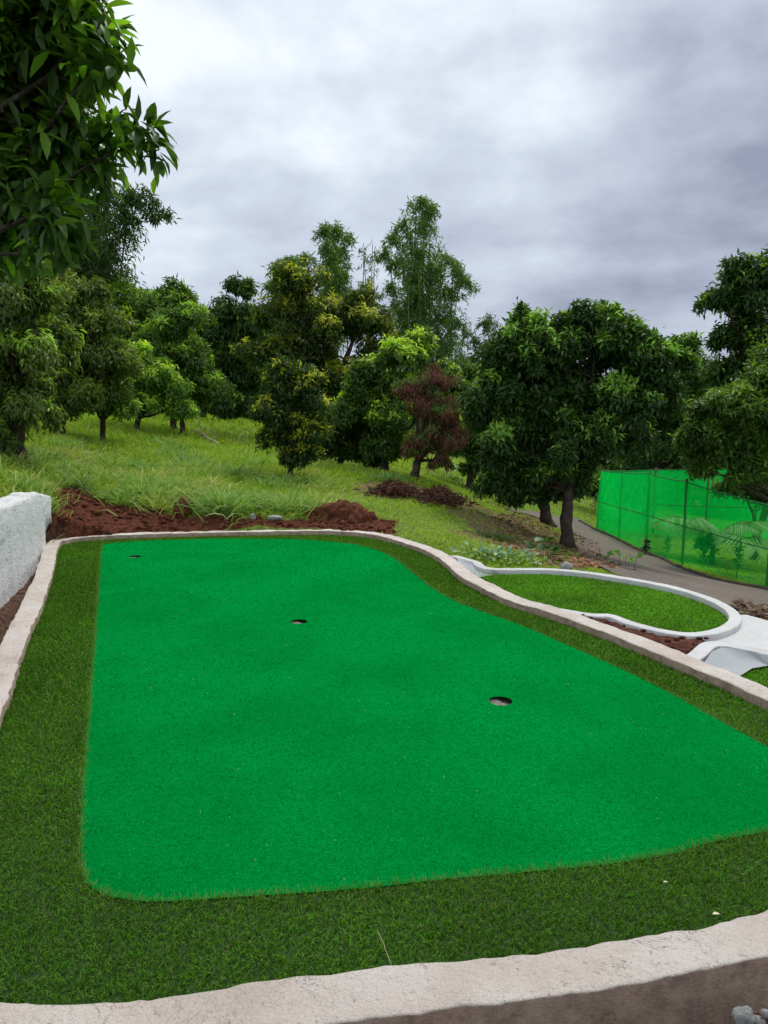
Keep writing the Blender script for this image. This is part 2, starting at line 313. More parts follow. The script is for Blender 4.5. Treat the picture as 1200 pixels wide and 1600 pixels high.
ring3_px = [(1078, 1030), (1092, 1020), (1105, 1008), (1125, 1006), (1160, 1011), (1200, 1019), (1280, 1036), (1380, 1075), (1460, 1130), (1440, 1180)]
ring3_c = spline([onz(a, b, 0.05) for a, b in ring3_px], 0.03)
ring3_poly = np.vstack([ring3_c, [onz(a, b, 0.05) for a, b in [(1400, 1190), (1300, 1125), (1200, 1078), (1130, 1050)]]])
wall_pts = np.array([(-2.22, 1.2), (-2.30, 2.5), (-2.52, 3.8), (-2.80, 5.0), (-3.10, 6.1), (-3.35, 6.9), (-3.50, 7.45)])

# ---------------------------------------------------------------- terrain height
cpt = []
for a, b, Y in [(0, 700, 9.5), (0, 745, 7.5), (60, 690, 11), (110, 768, 8.5), (300, 790, 8.6), (200, 780, 8.7), (300, 740, 11), (300, 690, 16), (300, 662, 22), (150, 660, 16), (150, 700, 12), (0, 655, 16),
                (450, 800, 8.8), (450, 760, 11), (450, 720, 15), (400, 668, 22), (580, 805, 8.8), (600, 770, 11), (600, 740, 14), (620, 725, 18), (700, 760, 13), (680, 735, 18), (700, 835, 7.9),
                (740, 800, 10.5), (800, 852, 8.3), (740, 862, 7.2), (885, 862, 10), (855, 825, 13.5), (820, 800, 17), (760, 780, 15), (740, 750, 20), (935, 826, 17), (1009, 860, 14), (1066, 881, 12), (1198, 918, 9.5), (990, 890, 8.5), (1150, 945, 7), (1200, 955, 6.8), (1200, 860, 17), (1100, 800, 25)]:
    cpt.append(at(a, b, Y))
cpt += [(-3.0, 7.75, .10), (-1.5, 8.0, .08), (0, 8.05, .05), (.5, 7.4, .03), (0, 0, -.22), (1, 1, -.22), (2.5, 1.6, -.25), (-.8, .9, -.2), (-2.0, 2, -.1), (-2.3, 3.8, -.1), (-2.6, 5, -.1), (-3.1, 6.5, -.05),
        (-2.5, 1.5, .5), (-2.55, 2.5, .55), (-2.77, 3.8, .58), (-3.05, 5.0, .58), (-3.35, 6.1, .55), (-3.6, 6.9, .5), (-4.5, 4, .72), (-6, 2, .9), (-5, 0, .6), (4, 2.5, -.35), (3.2, 4.4, -.10), (2.9, 5.2, -.14), (1.4, 6.5, -.1), (6, 5, -.8), (2.5, -3, -.4), (0, -8, -.3), (-6, -6, .5), (8, -4, -1),
        (-40, 60, 5), (0, 60, 1.2), (40, 60, -3), (-45, 5, 4), (45, 5, -4), (0, -60, -1), (-200, 200, 8), (0, 300, 2), (200, 200, -5), (-250, -150, 3), (250, -150, -6), (0, 900, 3), (900, 0, -4), (-900, 0, 5), (0, -900, 0), (-20, 25, 2.6), (18, 22, -2.2)]
cpt = np.array(cpt, float)
def tps(r2): return 0.5*r2*np.log(r2+1e-9)
d2 = ((cpt[:, None, :2]-cpt[None, :, :2])**2).sum(-1); n = len(cpt)
A = np.zeros((n+3, n+3)); A[:n, :n] = tps(d2)+np.eye(n)*0.003; A[:n, n] = 1; A[:n, n+1:] = cpt[:, :2]; A[n, :n] = 1; A[n+1:, :n] = cpt[:, :2].T
w_ = np.linalg.solve(A, np.r_[cpt[:, 2], 0, 0, 0])
def H0(x, y):
    x = np.asarray(x, float); y = np.asarray(y, float); sh = x.shape; x = x.ravel(); y = y.ravel(); r = np.empty(len(x))
    for s in range(0, len(x), 20000):
        X = x[s:s+20000]; Yy = y[s:s+20000]
        K = tps((X[:, None]-cpt[None, :, 0])**2+(Yy[:, None]-cpt[None, :, 1])**2)
        r[s:s+20000] = K@w_[:-3]+w_[-3]+w_[-2]*X+w_[-1]*Yy
    return np.clip(r, -12, 12).reshape(sh)
def ghit(px, py):
    d = ray(px, py); Y = np.arange(1.5, 60, 0.02); t = Y/d[1]; z = EYE+d[2]*t
    k = np.argmax(z < H0(d[0]*t, Y)); return np.array([d[0]*t[k], Y[k], z[k]])
def gpoly(pts): return np.array([ghit(a, b)[:2] for a, b in pts])
soil_poly = gpoly([(84, 838), (50, 850), (60, 800), (92, 764), (140, 768), (175, 788), (215, 793), (262, 802), (330, 806), (420, 812), (620, 812), (610, 836), (500, 826), (300, 829)])
litter_poly = gpoly([(560, 755), (640, 752), (740, 785), (860, 812), (905, 840), (905, 890), (820, 878), (760, 835), (690, 800)])
path_up = [(790, 793), (825, 799), (860, 806), (905, 812), (932, 829), (967, 846), (1009, 866), (1066, 889), (1130, 908), (1200, 924), (1300, 950)]
path_lo = [(790, 797), (822, 805), (862, 820), (895, 842), (912, 874), (955, 896), (1020, 916), (1090, 935), (1140, 954), (1185, 970), (1290, 1010)]
path_a = spline([ghit(*q) for q in path_up], 0.2); path_b = spline([ghit(*q) for q in path_lo], 0.2)
path_poly = np.vstack([path_a, path_b[::-1]])[:, :2]
DUM = 0
mulch_poly = np.array([onz(a, b, 0.0)[:2] for a, b in [(860, 955), (900, 955), (960, 966), (1000, 978), (1050, 990), (1100, 995), (1110, 1006), (1095, 1022), (1085, 1040), (1000, 1010), (920, 980)]])
pad_poly = np.array([onz(a, b, 0.0)[:2] for a, b in [(1143, 965), (1165, 964), (1200, 973), (1290, 995), (1330, 1060), (1200, 1024), (1140, 1012), (1104, 1004), (1098, 998), (1130, 990)]])
def masks(x, y):
    jx = x+n2d(x, y, 2.3, 4, 5)*0.22; jy = y+n2d(x, y, 2.3, 4, 9)*0.22
    m = {'main': inpoly(x, y, kerb_c), 'ring': inpoly(x, y, ring_poly), 'ring3': inpoly(x, y, ring3_poly), 'soil': inpoly(jx, jy, soil_poly),
         'path': inpoly(x+n2d(x, y, 4, 3, 2)*.1, y+n2d(x, y, 4, 3, 3)*.1, path_poly), 'litter': inpoly(x+n2d(x, y, 1.1, 4, 15)*1.3, y+n2d(x, y, 1.1, 4, 19)*1.3, litter_poly), 'mulch': inpoly(x, y, mulch_poly), 'pad': inpoly(x, y, pad_poly)}
    wl = np.interp(y, wall_pts[:, 1], wall_pts[:, 0]); m['trench'] = (x > wl-.02) & (x < wl+1.2) & (y < 7.5) & (y > 0.8) & ~m['main']
    m['fore'] = (y < 2.4+0*x) & (x > -2.3) & ~m['main']
    return m
def H(x, y, m=None):
    if m is None: m = masks(x, y)
    z = H0(x, y)
    z = z+n2d(x, y, 0.9, 3, 21)*0.05*np.clip((np.hypot(x, y)-5)/4, 0, 1)
    z = np.where(m['soil'] | m['trench'], z+n2d(x, y, 5, 4, 31)*0.035, z)
    z = np.where(m['mulch'], np.maximum(z, -0.03)*0+0.036+n2d(x, y, 6, 4, 31)*0.02, z)
    z = np.where(m['trench'], np.minimum(z, -0.04+n2d(x, y, 5, 4, 31)*0.04), z)
    z = np.where(m['main'], -0.22, z); z = np.where(m['ring'] | m['ring3'], -0.25, z); z = np.where(m['pad'], -0.10, z)
    return z
def axis(lo, hi, d, far):
    a = list(np.arange(lo, hi, d)); s = d
    while a[-1] < far: s *= 1.16; a.append(a[-1]+s)
    s = d
    while a[0] > -far: s *= 1.16; a.insert(0, a[0]-s)
    return np.array(a)
ax = axis(-5.5, 6.5, 0.06, 900); ay = axis(0.2, 13, 0.06, 900)
X, Y = np.meshgrid(ax, ay, indexing='ij'); mk = masks(X, Y); Z = H(X, Y, mk)
nx, ny = X.shape
idx = np.arange(nx*ny).reshape(nx, ny); Fq = np.stack([idx[:-1, :-1], idx[1:, :-1], idx[1:, 1:], idx[:-1, 1:]], -1).reshape(-1, 4)
gn = n2d(X, Y, 0.7, 4, 41)[..., None]
col = np.array([0.17, 0.25, 0.04])+gn*np.array([0.09, 0.04, 0.02]); col = np.clip(col, 0.01, 1)
for k, cc in (('litter', (0.19, 0.14, 0.075)), ('soil', (0.12, 0.040, 0.022)), ('trench', (0.15, 0.085, 0.06)), ('fore', (0.10, 0.055, 0.04)), ('mulch', (0.13, 0.05, 0.035))):
    col = np.where(mk[k][..., None], np.array(cc), col)
tag(mesh_np('ground', np.stack([X, Y, Z], -1).reshape(-1, 3), Fq, M['ground'], col=col.reshape(-1, 3), smooth=True), kind='structure')
# path: a sheet following the ground
npts = 90; ta = np.linspace(0, 1, npts)
def resamp(P, t):
    s = np.r_[0, np.cumsum(np.linalg.norm(np.diff(P, axis=0), axis=1))]; s /= s[-1]
    return np.stack([np.interp(t, s, P[:, k]) for k in range(P.shape[1])], -1)
# match by ground distance: walk both edges by arc length
PA = resamp(path_a[:, :2], ta); PB = resamp(path_b[:, :2], ta); K = 14
G = PA[:, None]+(PB-PA)[:, None]*np.linspace(0, 1, K)[None, :, None]
e = n2d(G[..., 0], G[..., 1], 3.0, 3, 77)*0.10
G[:, 0, 0] += e[:, 0]; G[:, -1, 0] += e[:, -1]
zz = H(G[..., 0], G[..., 1])+0.02
idx = np.arange(npts*K).reshape(npts, K); Fp = np.stack([idx[:-1, :-1], idx[1:, :-1], idx[1:, 1:], idx[:-1, 1:]], -1).reshape(-1, 4)
tag(mesh_np('path', np.concatenate([G, zz[..., None]], -1).reshape(-1, 3), Fp, M['path'], smooth=True), kind='structure')

# ---------------------------------------------------------------- sheets with holes
def sheet(name, outer, holes, zf, mt, grid=0.08, thick=0.0):
    pts = [tuple(q[:2]) for q in outer]; edges = [(k, (k+1) % len(pts)) for k in range(len(pts))]
    for h in holes:
        b = len(pts); pts += [tuple(q[:2]) for q in h]; edges += [(b+k, b+(k+1) % len(h)) for k in range(len(h))]
    O = np.array(outer)[:, :2]; gx, gy = np.meshgrid(np.arange(O[:, 0].min(), O[:, 0].max(), grid), np.arange(O[:, 1].min(), O[:, 1].max(), grid))
    gx = gx.ravel()+.013; gy = gy.ravel()+.017; k = inpoly(gx, gy, O)
    for h in holes: k &= ~inpoly(gx, gy, h)
    pts += list(zip(gx[k], gy[k]))
    r = delaunay_2d_cdt([Vector(q) for q in pts], edges, [], 0, 1e-5)
    V = np.array([v[:] for v in r[0]]); T = np.array([f for f in r[2] if len(f) == 3]); c = V[T].mean(1)
    k = inpoly(c[:, 0], c[:, 1], O)
    for h in holes: k &= ~inpoly(c[:, 0], c[:, 1], h)
    T = T[k]; z = zf(V[:, 0], V[:, 1])
    return mesh_np(name, np.column_stack([V, z]), T, mt, smooth=True)
def gz(x, y): return 0.005+0.006*n2d(x, y, 1.3, 2, 51)+0.0035*n2d(x*.35, y, 4.5, 2, 57)
cups = [(onz(211, 870.5, GZ), 0.056), (onz(467, 972, GZ), 0.054), (onz(782, 1096, GZ), 0.054)]
ca = np.linspace(0, 2*np.pi, 28, endpoint=False)
hole_loops = [np.stack([c[0]+r*np.cos(ca), c[1]+r*np.sin(ca)], -1) for c, r in cups]
pg = tag(sheet('putting_green', green_out, hole_loops, gz, M['green'], 0.07), 'bright emerald putting green carpet with three golf holes', 'putting green')
cup_lab = ['far golf hole in the back left corner of the green', 'middle golf hole of the green', 'nearest golf hole, right of centre on the green']
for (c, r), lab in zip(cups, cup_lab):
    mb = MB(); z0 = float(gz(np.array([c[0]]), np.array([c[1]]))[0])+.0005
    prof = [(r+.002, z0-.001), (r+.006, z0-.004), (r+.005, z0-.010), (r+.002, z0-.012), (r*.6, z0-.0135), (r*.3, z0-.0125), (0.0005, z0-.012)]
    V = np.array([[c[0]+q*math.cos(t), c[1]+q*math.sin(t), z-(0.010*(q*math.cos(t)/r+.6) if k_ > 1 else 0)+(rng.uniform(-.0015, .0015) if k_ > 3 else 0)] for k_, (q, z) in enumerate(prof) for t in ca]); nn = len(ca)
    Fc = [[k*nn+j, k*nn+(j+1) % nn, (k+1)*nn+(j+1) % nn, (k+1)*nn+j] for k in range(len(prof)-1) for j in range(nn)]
    kc = np.repeat(np.array([[.01, .05, .012], [.015, .03, .012], [.03, .025, .02], [.13, .11, .09], [.30, .26, .235], [.33, .29, .26], [.34, .30, .27]]), nn, 0)  # dark green carpet edge; shade beneath it painted into the wall rings
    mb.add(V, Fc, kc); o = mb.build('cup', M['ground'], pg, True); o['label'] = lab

# ---------------------------------------------------------------- blades and leaves
def norm(v): return v/(np.linalg.norm(v, axis=-1, keepdims=True)+1e-9)
T_LEAF = (np.array([(0, 0, 0), (.42, -.5, .10), (.42, .5, .10), (1, 0, -.12)]), np.array([(0, 2, 3), (0, 3, 1)]))
T_LEAF2 = (np.array([(0, 0, 0), (.22, -.34, .05), (.22, 0, 0), (.22, .34, .05), (.5, -.5, .06), (.5, 0, -.01), (.5, .5, .06), (.8, -.28, -.04), (.8, 0, -.07), (.8, .28, -.04), (1.0, 0, -.16)]),
           np.array([(0, 2, 1), (0, 3, 2), (1, 2, 5), (1, 5, 4), (2, 3, 6), (2, 6, 5), (4, 5, 8), (4, 8, 7), (5, 6, 9), (5, 9, 8), (7, 8, 10), (8, 9, 10)]))
T_BLADE = (np.array([(0, -.5, 0), (0, .5, 0), (.55, -.38, .0), (.55, .38, .0), (1, 0, 0)]), np.array([(0, 1, 3), (0, 3, 2), (2, 3, 4)]))
def scatter(pos, d, up, L, Wd, col, tpl, bend=0.0, tipcol=None):
    V0, F0 = tpl; d = norm(d); s = norm(np.cross(up, d)); u = np.cross(d, s)
    L = np.broadcast_to(L, (len(pos),)); Wd = np.broadcast_to(Wd, (len(pos),))
    V = pos[:, None]+V0[None, :, 0:1]*L[:, None, None]*d[:, None]+V0[None, :, 1:2]*Wd[:, None, None]*s[:, None]+V0[None, :, 2:3]*L[:, None, None]*u[:, None]
    if np.any(bend): V = V+(V0[None, :, 0:1]**2)*L[:, None, None]*np.asarray(bend).reshape(-1, 1, 1 if np.ndim(bend) < 2 else 3)*(np.array([0, 0, -1.0]) if np.ndim(bend) < 2 else 1) if np.ndim(bend) < 2 else V+(V0[None, :, 0:1]**2)*L[:, None, None]*bend[:, None]
    nv = len(V0); Fa = (F0[None]+(np.arange(len(pos))*nv)[:, None, None]).reshape(-1, 3)
    cc = np.repeat(col, nv, axis=0) if tipcol is None else (col[:, None]*(1-V0[None, :, 0:1])+tipcol[:, None]*V0[None, :, 0:1]).reshape(-1, 3)
    return V.reshape(-1, 3), Fa, cc
def merge(parts):
    V = []; Fa = []; Cc = []; n = 0
    for v, f, c in parts: V.append(v); Fa.append(f+n); Cc.append(c); n += len(v)
    return np.vstack(V), np.vstack(Fa), np.vstack(Cc)
def rdir(n): v = rng.normal(size=(n, 3)); return norm(v)

def turf_blades(x, y, z, Lm, Wm, seed, parent, name='pile', tint=1.0):
    n = len(x); az = rng.uniform(0, 2*np.pi, n); tilt = rng.uniform(.05, .65, n)
    lean = np.array([0.10, -0.18, 0])
    d = np.stack([np.cos(az)*tilt, np.sin(az)*tilt, np.ones(n)], -1)+lean
    bend = np.stack([np.cos(az+.8), np.sin(az+.8), -np.ones(n)], -1)*rng.uniform(.1, .5, (n, 1))
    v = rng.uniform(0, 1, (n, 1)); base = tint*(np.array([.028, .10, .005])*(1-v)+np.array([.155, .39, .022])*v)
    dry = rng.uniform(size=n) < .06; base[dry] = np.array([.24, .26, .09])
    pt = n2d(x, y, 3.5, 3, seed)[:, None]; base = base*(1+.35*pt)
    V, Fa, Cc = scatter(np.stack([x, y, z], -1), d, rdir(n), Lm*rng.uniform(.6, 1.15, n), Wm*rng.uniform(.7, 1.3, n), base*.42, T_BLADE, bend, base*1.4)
    o = mesh_np(name, V, Fa, M['turf'], parent, np.clip(Cc, 0, 1)); o['kind'] = 'stuff'; return o
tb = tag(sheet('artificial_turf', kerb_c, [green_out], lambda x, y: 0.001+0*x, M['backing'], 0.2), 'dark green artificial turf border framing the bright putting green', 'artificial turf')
xx = []; yy = []; LL = []; WW = []
bb = (kerb_c[:, 0].min(), kerb_c[:, 0].max())
def cand(y0, y1, dens):
    n = int((bb[1]-bb[0])*(y1-y0)*dens); x = rng.uniform(bb[0], bb[1], n); y = rng.uniform(y0, y1, n)
    k = inpoly(x, y, kerb_c) & ~inpoly(x, y, green_out) & (np.abs(x) < .62*y+.5); return x[k], y[k]
for y0, y1, dens, L_, W_ in ((1.0, 2.2, 42000, .026, .0022), (2.2, 3.2, 33000, .027, .0028), (3.2, 5, 24000, .028, .0042), (5, 8.2, 15000, .030, .0062)):
    x, y = cand(y0, y1, dens); xx.append(x); yy.append(y); LL.append(np.full(len(x), L_)); WW.append(np.full(len(x), W_))
xx = np.concatenate(xx); yy = np.concatenate(yy)
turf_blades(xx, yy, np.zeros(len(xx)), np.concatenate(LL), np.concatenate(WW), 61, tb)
cx = []; cy = []; cl_ = []
for y0 in np.arange(1.5, 8, .25):
    dens = 24000*(1.8/(y0+.1))**2.0; n_ = int((bb[1]-bb[0])*.25*dens); x = rng.uniform(bb[0], bb[1], n_); y = rng.uniform(y0, y0+.25, n_); k = inpoly(x, y, green_out) & (np.abs(x) < .6*y+.3)
    for c, r in cups: k &= np.hypot(x-c[0], y-c[1]) > r+.004
    cx.append(x[k]); cy.append(y[k]); cl_.append(1+.32*(y[k]-1.5))
cx = np.concatenate(cx); cy = np.concatenate(cy); cl_ = np.concatenate(cl_); n_ = len(cx); az = rng.uniform(0, 2*np.pi, n_); v = rng.uniform(0, 1, (n_, 1))**1.5
cc = (np.array([.0, .16, .018])*(1-v)+np.array([.001, .43, .068])*v)*(1+.45*np.clip(n2d(cx, cy, 1.1, 3, 91), -1, 1))[:, None]; cc[rng.uniform(size=n_) < .003] = np.array([.35, .55, .30])
V, Fa, Cc = scatter(np.stack([cx, cy, gz(cx, cy)-.0005], -1), np.stack([np.cos(az), np.sin(az), rng.uniform(.15, 1.0, n_)], -1), rdir(n_)+np.array([0, 0, .6]), .0075*cl_*rng.uniform(.6, 1.3, n_), .0014*cl_, cc, T_BLADE, rng.uniform(0, .5, n_))
o = mesh_np('pile', V, Fa, M['felt'], pg, Cc); o['kind'] = 'stuff'
# fringe of longer blades leaning over the carpet edge
so_ = resamp(np.vstack([green_out, green_out[:1]]), rng.uniform(0, 1, 9000)); ctr = green_out.mean(0)
k = so_[:, 1] < 5; 
q = so_[:, :2]+rng.normal(0, .004, (len(so_), 2)); inn = norm(np.column_stack([ctr[:2]-q, np.zeros(len(q))]))
nb = len(q); dd = inn*rng.uniform(.0, .9, (nb, 1))+np.array([0, 0, 1])*rng.uniform(.3, 1, (nb, 1))+rng.normal(0, .45, (nb, 3))
vc = rng.uniform(0, 1, (nb, 1)); cc = np.array([.10, .22, .03])*(1-vc)+np.array([.22, .38, .08])*vc
V, Fa, Cc = scatter(np.column_stack([q, np.full(nb, .004)]), dd, rdir(nb), rng.uniform(.012, .032, nb), np.where(k, .0016, .003), cc, T_BLADE)
o = mesh_np('fringe', V, Fa, M['turf'], tb, Cc); o['kind'] = 'stuff'

# ---------------------------------------------------------------- kerbs
def kerb(name, cl, w, ztop, depth, mt, closed, seed, wob=0.008, rough=0.004, rnd=0.012, botf=None, topf=None):
    P = np.asarray(cl)[:, :2]; n = len(P)
    T = (np.roll(P, -1, 0)-np.roll(P, 1, 0)) if closed else np.gradient(P, axis=0); T /= np.linalg.norm(T, axis=1)[:, None]+1e-9
    N = np.column_stack([-T[:, 1], T[:, 0]]); h = w/2
    ts = np.linspace(0, 1, 5)
    prof = [(-h, -depth)]+[(-h, -depth+(depth-rnd)*t) for t in (0.35, .6, .8, 1)]+[(-h+rnd*.35, -rnd*.3)]+[(-h+rnd+(w-2*rnd)*t, 0) for t in np.linspace(0, 1, 7)]+[(h-rnd*.35, -rnd*.3)]+[(h, -depth+(depth-rnd)*t) for t in (1, .8, .6, .35)]+[(h, -depth)]
    prof = np.array(prof); k = len(prof)
    ww = 1+n2d(P[:, 0], P[:, 1], 1.6, 2, seed)[:, None]*.12
    off = P+N*(n2d(P[:, 0], P[:, 1], 2.3, 3, seed+3)[:, None]*wob)
    zt = (ztop if np.ndim(ztop) else np.full(n, ztop))+n2d(P[:, 0], P[:, 1], 1.4, 2, seed+7)*.006
    XY = off[:, None]+N[:, None]*(prof[None, :, 0:1]*ww[:, None]); Zz = np.repeat(zt[:, None], k, 1)+prof[None, :, 1]
    if botf is not None: Zz = np.maximum(Zz, botf[:, None])
    V = np.concatenate([XY, Zz[..., None]], -1); dn = fbm(V*17, 4, seed+11); d3 = fbm(V*17+50, 4, seed+12)
    V[..., 2] += dn*rough; V[..., :2] += N[:, None]*(d3*rough*1.6*np.sign(prof[None, :, 0]))[..., None]
    i = np.arange(n if closed else n-1)[:, None]; j = np.arange(k-1)[None]; i2 = (i+1) % n
    Fq = np.stack([i*k+j, i2*k+j, i2*k+j+1, i*k+j+1], -1).reshape(-1, 4); V = V.reshape(-1, 3)
    mb = MB(); mb.add(V, Fq[:, ::-1])
    if not closed:
        for a in (0, n-1):
            c = V[a*k:(a+1)*k].mean(0); mb.add(np.vstack([V[a*k:(a+1)*k], c]), [[q, q+1, k] for q in range(k-1)]+[[k-1, 0, k]])
    return mb.build(name, mt, None, True)
tag(kerb('concrete_kerb', kerb_c, .128, KZ, .42, M['concrete'], True, 3, .014, .007, .006), 'rough pinkish concrete kerb running all round the large putting green', 'kerb')
rz = np.full(len(ring_c), .05)
tag(kerb('white_kerb', ring_c, .075, rz, .3, M['white'], False, 5, .006, .003, .006), 'white painted curved kerb around the small oval turf bed', 'kerb')
tag(kerb('white_kerb', ring3_c, .09, .05, .3, M['white'], False, 8, .006, .003, .006), 'white painted kerb cut by the right edge beside the white concrete slab', 'kerb')
def turfbed(poly, z, label, seed, dens, extra_z=None):
    t = tag(sheet('artificial_turf', poly, [], lambda x, y: z+0*x, M['backing'], .2), label, 'artificial turf')
    P = np.asarray(poly); n = int(np.ptp(P[:, 0])*np.ptp(P[:, 1])*dens); x = rng.uniform(P[:, 0].min(), P[:, 0].max(), n); y = rng.uniform(P[:, 1].min(), P[:, 1].max(), n); k = inpoly(x, y, P)
    turf_blades(x[k], y[k], np.full(k.sum(), z), .022, .0052, seed, t, tint=1.55)
turfbed(ring_poly, 0.006, 'mid green oval bed of artificial turf inside the white kerb', 71, 26000)
turfbed(ring3_poly, -0.02, 'small corner of artificial turf at the right edge inside a white kerb', 73, 24000)
def bank(name, top, bot, label):
    n = 24; A_ = resamp(np.array(top), np.linspace(0, 1, n)); B_ = resamp(np.array(bot), np.linspace(0, 1, n)); K = 6
    t = np.linspace(0, 1, K)[None, :, None]; G = A_[:, None]*(1-t)+B_[:, None]*t; G[..., 2] -= 0.012*np.sin(np.linspace(0, np.pi, K))[None]
    idx = np.arange(n*K).reshape(n, K); Fq = np.stack([idx[:-1, :-1], idx[1:, :-1], idx[1:, 1:], idx[:-1, 1:]], -1).reshape(-1, 4)
    G2 = G.copy(); G2[..., 2] -= .12
    mb = MB(); mb.add(G.reshape(-1, 3), Fq); mb.add(G2.reshape(-1, 3), Fq[:, ::-1])
    return tag(mb.build(name, M['greypaint'], None, True), label, 'concrete bank')
bank('concrete_bank', [onz(716, 878, .050), onz(714, 870, .052), onz(742, 880, .052), onz(772, 891, .050)], [onz(738, 903, .018), onz(752, 901, .016), onz(772, 898, .014), onz(792, 896, .014)], 'smooth grey sloping concrete corner where the oval bed meets the big kerb')
bank('concrete_bank', [onz(1100, 1035, .05), onz(1112, 1018, .05), onz(1128, 1011, .05), onz(1165, 1016, .05), onz(1210, 1024, .048), onz(1260, 1035, .045)], [onz(1150, 1062, .0), onz(1152, 1060, .0), onz(1156, 1056, .0), onz(1175, 1044, .0), onz(1210, 1038, .0), onz(1260, 1045, .0)], 'grey concrete slope inside the white kerb at the right edge')
o = sheet('concrete_slab', pad_poly, [], lambda x, y: .015+.006*n2d(x, y, 2, 2, 5), M['white'], .08)
sm = o.modifiers.new('thick', 'SOLIDIFY'); sm.thickness = .1; sm.offset = -1
tag(o, 'white painted concrete slab right of the oval turf bed', 'concrete slab')

# retaining wall
wc = spline(np.column_stack([wall_pts, np.zeros(len(wall_pts))]), .03)
s_ = np.r_[0, np.cumsum(np.linalg.norm(np.diff(wc[:, :2], axis=0), axis=1))]; L_ = s_[-1]
zt = np.interp(wc[:, 1], [1.2, 5, 6.8, 7.45], [.62, .66, .60, .50])
tt = (s_-(L_-.42))/.42; bot = np.where(tt > 0, .10+.13*np.sqrt(np.clip(1-(tt*1.1-.75)**2*1.6, 0, 1)), -.4)
tag(kerb('retaining_wall', wc, .24, zt, .9, M['whitewall'], False, 14, .03, .012, .03, botf=bot), 'rough whitewashed stone retaining wall at the left edge with an arched gap under its end', 'wall')

# ---------------------------------------------------------------- soil mound, clods, stones
def lump(name, c, r, mt, label, cat, sub=4, rough=.4, seed=0, group=None, freq=1.6):
    mb = MB(); add_rock(mb, (0, 0, 0), r, sub, rough, seed, None, freq); o = mb.build(name, mt, None, sub < 3); o.location = tuple(c); return tag(o, label, cat, group)
c = at(533, 832, 8.62)
mb = MB(); add_rock(mb, (0, 0, 0), (.44, .34, .37), 5, .42, 4, None, 1.9); add_rock(mb, (.30, -.03, -.03), (.24, .22, .24), 5, .5, 9, None, 2.4); add_rock(mb, (-.28, 0, -.05), (.26, .2, .2), 5, .5, 13, None, 2.4)
o = mb.build('soil_mound', M['soil'], None, False); o.location = tuple(c); tag(o, 'steep mound of dark red soil behind the back kerb', 'soil mound')
c = at(287, 806, 8.35); lump('soil_clod', (c[0], c[1], c[2]+.06), (.10, .10, .13), M['soil'], 'single upright lump of red soil on the bank behind the green', 'soil clod', 4, .6, 12)
mb = MB()
n = 1600; x = rng.uniform(-3.6, .3, n); y = rng.uniform(7.5, 9.6, n); mm = masks(x, y); k = mm['soil']; x = x[k]; y = y[k]; z = H(x, y)
for a, b, c_ in zip(x, y, z): r = rng.gamma(1.6, .008)+.005; add_rock(mb, (a, b, c_+r*.2), (r*1.2, r, r*.8), 1, .6, int(a*1000) % 97)
n = 260; x = rng.uniform(.9, 2.6, n); y = rng.uniform(3.6, 5, n); k = inpoly(x, y, mulch_poly); x = x[k]; y = y[k]; z = H(x, y)
for a, b, c_ in zip(x, y, z): r = min(rng.gamma(2, .004)+.004, .014); add_rock(mb, (a, b, c_+r*.3), (r*1.4, r, r*.7), 1, .6, int(a*1000) % 97)
tag(mb.build('soil_crumbs', M['soil']), kind='stuff', label='loose crumbs of red soil on the bare banks', cat='soil')
def stone(px, py, Y, r, label, seed, mt='rock', group=None):
    c = at(px, py, Y); lump('stone', (c[0], c[1], c[2]+r[2]*.35), r, M[mt], label, 'stone', 3, .45, seed, group)
stone(885, 888, 6.55, (.055, .04, .045), 'white pointed stone resting behind the oval bed kerb', 3)
stone(395, 810, 8.3, (.035, .03, .04), 'small upright pale stone left of the flat stone near the soil mound', 5)
stone(430, 811, 8.3, (.09, .05, .03), 'flat pinkish pale stone left of the soil mound', 6)
stone(150, 804, 8.3, (.14, .07, .035), 'long grey flat stone in the red soil bank at left', 8)
for k_, (px, py, r) in enumerate([(1163, 1588, .022), (1186, 1597, .014), (1196, 1583, .010), (1172, 1606, .016)]):
    d = at(px, py, 1.325); lump('stone', d, (r, r*.9, r*.8), M['rock'], ['largest white gravel stone in the bottom right corner', 'small white pebble right of the largest corner stone', 'tiny pale pebble at the right edge near the corner', 'pale pebble below the largest corner stone'][k_], 'stone', 3, .4, 20+k_)
mb = MB(); add_rock(mb, (0, 0, 0), (.08, .06, .14), 5, .45, 31); o = mb.build('soil_clod', M['soil']); o.location = tuple(at(1192, 1612, 1.40)-np.array([0, 0, .115])); tag(o, 'dark red soil lump in the bottom right corner', 'soil clod')

